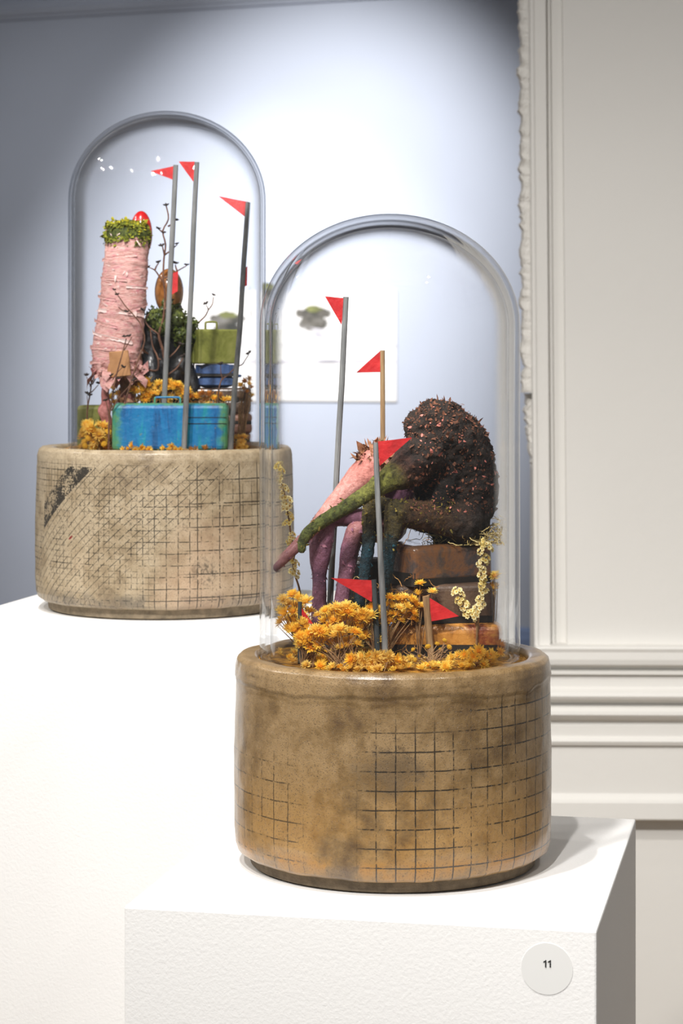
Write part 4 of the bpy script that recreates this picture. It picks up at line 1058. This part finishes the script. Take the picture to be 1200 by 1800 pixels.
bunch('low tan flower tuft in the right corner of the rear dome', region_heads(13, 422, 780, 14, 14, 2.37, .006, 6.4), (422, 2.37), ['tan', 'pale'], 10.1, True, spread=6)
bunch('orange flowers low behind the legs of the bandaged figure', region_heads(14, 212, 700, 18, 26, 2.425, .006, 8.8), (212, 2.427), 'yel', 10.6, True, spread=8)
carpet(40, 128, 460, 2.33, 2.44, ['yel', 'tan', 'pale'], 9, 'loose flower heads lying around the suitcases of the rear dome', 'loose flower heads', True)

# ------------------------------------------------------------------ cream sprigs
def sprig(label, pts, Y0_, Y1_, fl, r, parent_group):
    n = len(pts); W_ = [P(x, y, Y0_+(Y1_-Y0_)*i/(n-1)) for i, (x, y) in enumerate(pts)]
    W_ = [inside(w, False, .004) for w in W_]; b = W_[-1].copy()
    t = thing('flower_sprig', b, label, 'dried flowers', parent_group)
    D = [Vector(p) for p in spline(W_, 5)]; px = Y0_/F
    obj('stem', tube(D, [1.3*px+.9*px*i/len(D) for i in range(len(D))], 5), M_stem, t)
    side = 1
    for k in range(fl[0]):
        s = fl[1]*(k+.3*rnd.random())/fl[0]; p = D[min(int(s*(len(D)-1)), len(D)-1)]; side = -side
        q = p+Vector((side*rnd.uniform(1, 6)*px, rnd.uniform(-5, 2)*px, rnd.uniform(-3, 3)*px)); q = inside(q, False, r*px*.7)
        put('floret', rnd.choice(FLOR), q, (side*.6+rnd.uniform(-.3, .3), -.7, .4), r*px*rnd.uniform(.75, 1.15), t)
    return t
sprig('cream flower sprig standing alone at the left glass of the front dome', [(487, 822), (493, 845), (500, 868), (504, 890), (508, 915), (512, 945), (518, 968), (515, 990), (519, 1012), (526, 1035), (531, 1070), (536, 1139)], 1.972, 2.03, (16, .78), 11.5, 'cream sprigs')
sprig('tall cream flower sprig before the dark suitcases at right', [(853, 952), (849, 975), (847, 1000), (849, 1025), (846, 1050), (842, 1075), (840, 1100), (838, 1128), (836, 1156)], 1.96, 1.965, (13, .66), 10.5, 'cream sprigs')
sprig('short curling cream sprig left of the tall one', [(808, 1040), (813, 1058), (822, 1075), (834, 1090), (838, 1110), (836, 1157)], 1.957, 1.961, (8, .62), 9.5, 'cream sprigs')

# ------------------------------------------------------------------ bare twigs with dark seed pods in the rear dome
def twig(label, branches, Y, by, r, pods):
    Y *= LK
    b = P(*branches[0][-1], Y); b.z = LBED
    t = thing('twig', b, label, 'twig', 'bare twigs in the rear dome'); px = Y/F
    for i, br in enumerate(branches):
        pts = [P(x, y, Y+.004*noise.noise(Vector((x*.03, y*.03, i)))*(1 if i else .3)) for x, y in br]
        if i == 0: pts[-1] = b
        pts = [inside(p, True, .002) for p in pts]
        rr = r*(1 if i == 0 else .72)
        obj('branch' if i else 'stem', tube([Vector(p) for p in spline(pts, 3)], [rr*px*(.55+.55*k/(3*(len(pts)-1))) for k in range(3*(len(pts)-1)+1)], 5), M_twig, t)
    for x, y in pods:
        p = inside(P(x, y, Y), True, .004)
        put('seed_pod', rnd.choice(POD), p, (rnd.uniform(-.5, .5), -.3, 1), 5.6*px*rnd.uniform(.8, 1.25), t)
twig('tall bare twig between the bandaged and the black figure', [
    [(292, 362), (296, 385), (286, 406), (291, 430), (288, 455), (287, 490), (290, 520), (287, 560), (279, 588), (285, 612), (291, 640), (293, 665), (293, 800)],
    [(308, 388), (302, 394), (295, 398)], [(278, 402), (283, 406), (288, 410)], [(311, 430), (300, 440), (289, 448)], [(285, 431), (287, 440), (289, 448)],
    [(262, 470), (272, 475), (280, 486), (288, 497)], [(279, 462), (275, 468), (272, 475)], [(328, 467), (312, 476), (300, 484), (289, 488)], [(308, 465), (309, 470), (311, 476)],
    [(302, 530), (296, 537), (288, 545)], [(262, 552), (255, 562), (262, 575), (280, 588)], [(264, 578), (268, 608), (277, 628), (277, 650), (262, 650)],
    [(318, 604), (308, 618), (297, 628), (291, 632)], [(322, 628), (312, 645), (300, 655), (292, 660)], [(283, 632), (277, 630)]], 2.398, 0, 2.3,
    [(292, 361), (309, 387), (278, 402), (284, 432), (311, 429), (287, 409), (261, 470), (279, 461), (328, 466), (308, 463), (303, 528), (318, 606), (322, 626), (258, 650), (296, 495)])
twig('bare twig crossing the front of the bandaged figure', [
    [(202, 512), (212, 526), (222, 540), (236, 555), (248, 572), (254, 600), (240, 640), (228, 680), (214, 730), (206, 800)],
    [(208, 540), (216, 546), (226, 548)], [(246, 655), (236, 660), (230, 668)]], 2.356, 0, 1.6, [(201, 510), (206, 518), (222, 548), (250, 545)])
twig('branching twig with dark pods at the left end of the turquoise suitcase', [
    [(222, 595), (214, 625), (207, 650), (200, 680), (196, 710), (192, 735), (191, 800)], [(216, 645), (206, 655), (198, 668)], [(236, 668), (222, 684), (208, 700), (196, 722)],
    [(186, 705), (190, 722), (192, 738)], [(232, 592), (224, 606), (218, 616)], [(250, 672), (240, 668), (228, 676)]], 2.347, 0, 1.7, [(219, 592), (227, 591), (217, 646), (196, 660), (236, 668), (200, 690), (186, 704), (207, 666)])
twig('thin twig with pods at the far left by the small olive case', [
    [(170, 625), (165, 645), (161, 662), (160, 680), (157, 700), (153, 725), (154, 800)], [(152, 662), (156, 672), (160, 680)], [(173, 676), (166, 684), (160, 690)], [(153, 695), (154, 710), (155, 718)], [(167, 650), (168, 664), (162, 676)]], 2.392, 0, 1.5, [(170, 624), (152, 660), (174, 674), (153, 692), (168, 648), (158, 695)])
twig('lone twig rising behind the olive green suitcase', [
    [(375, 522), (373, 535), (366, 545), (361, 555), (352, 564), (345, 572), (341, 585), (340, 800)], [(362, 536), (365, 541), (366, 546)]], 2.452, 0, 1.6, [(375, 519), (362, 534)])
twig('thin twig poking out right of the blue suitcase', [
    [(438, 622), (430, 634), (425, 641), (414, 646), (400, 660), (385, 680), (378, 800)], [(388, 640), (388, 655), (392, 668)]], 2.388, 0, 1.4, [(438, 621), (388, 640)])

# ------------------------------------------------------------------ straw tufts
def straw(label, c, rx, ry, rz, n, mat, r, seed, name='straw_tuft'):
    R_ = random.Random(seed); mb = MB()
    for _ in range(n):
        p = Vector((c[0]+R_.gauss(0, .5)*rx, c[1]+R_.gauss(0, .5)*ry, c[2]+abs(R_.gauss(0, .5))*rz)); d = Vector((R_.uniform(-1, 1), R_.uniform(-1, 1), R_.uniform(-.5, .6))).normalized()
        pts = [inside(p, False, .003)]
        for k in range(7):
            d = (d+Vector((R_.gauss(0, .5), R_.gauss(0, .5), R_.gauss(0, .4)))).normalized(); q = pts[-1]+d*.0026
            q.z = max(q.z, c[2]+.0004); pts.append(inside(q, False, .002))
        mb.add(tube(pts, r, 3, False))
    o = obj(name, mb.vf, mat, org=c); o['kind'] = 'stuff'
    return tag(o, label, 'straw')
zt = FB+.0629+.035
straw('pale straw nest beside the seated dark figure on the metal case', (P(832, 1, 2.0).x, 2.002, zt), .040, .016, .018, 300, M_straw, .00036, 2)
straw('pale straw tangle on the bed between the purple and teal legs', (P(640, 1, 1.995).x, 1.995, FBED), .034, .018, .055, 130, M_straw, .00032, 3)
straw('brown straw tangle on the bed before the suitcase stack', (P(700, 1, 1.966).x, 1.966, FBED), .026, .006, .075, 120, M_strawd, .00032, 4)
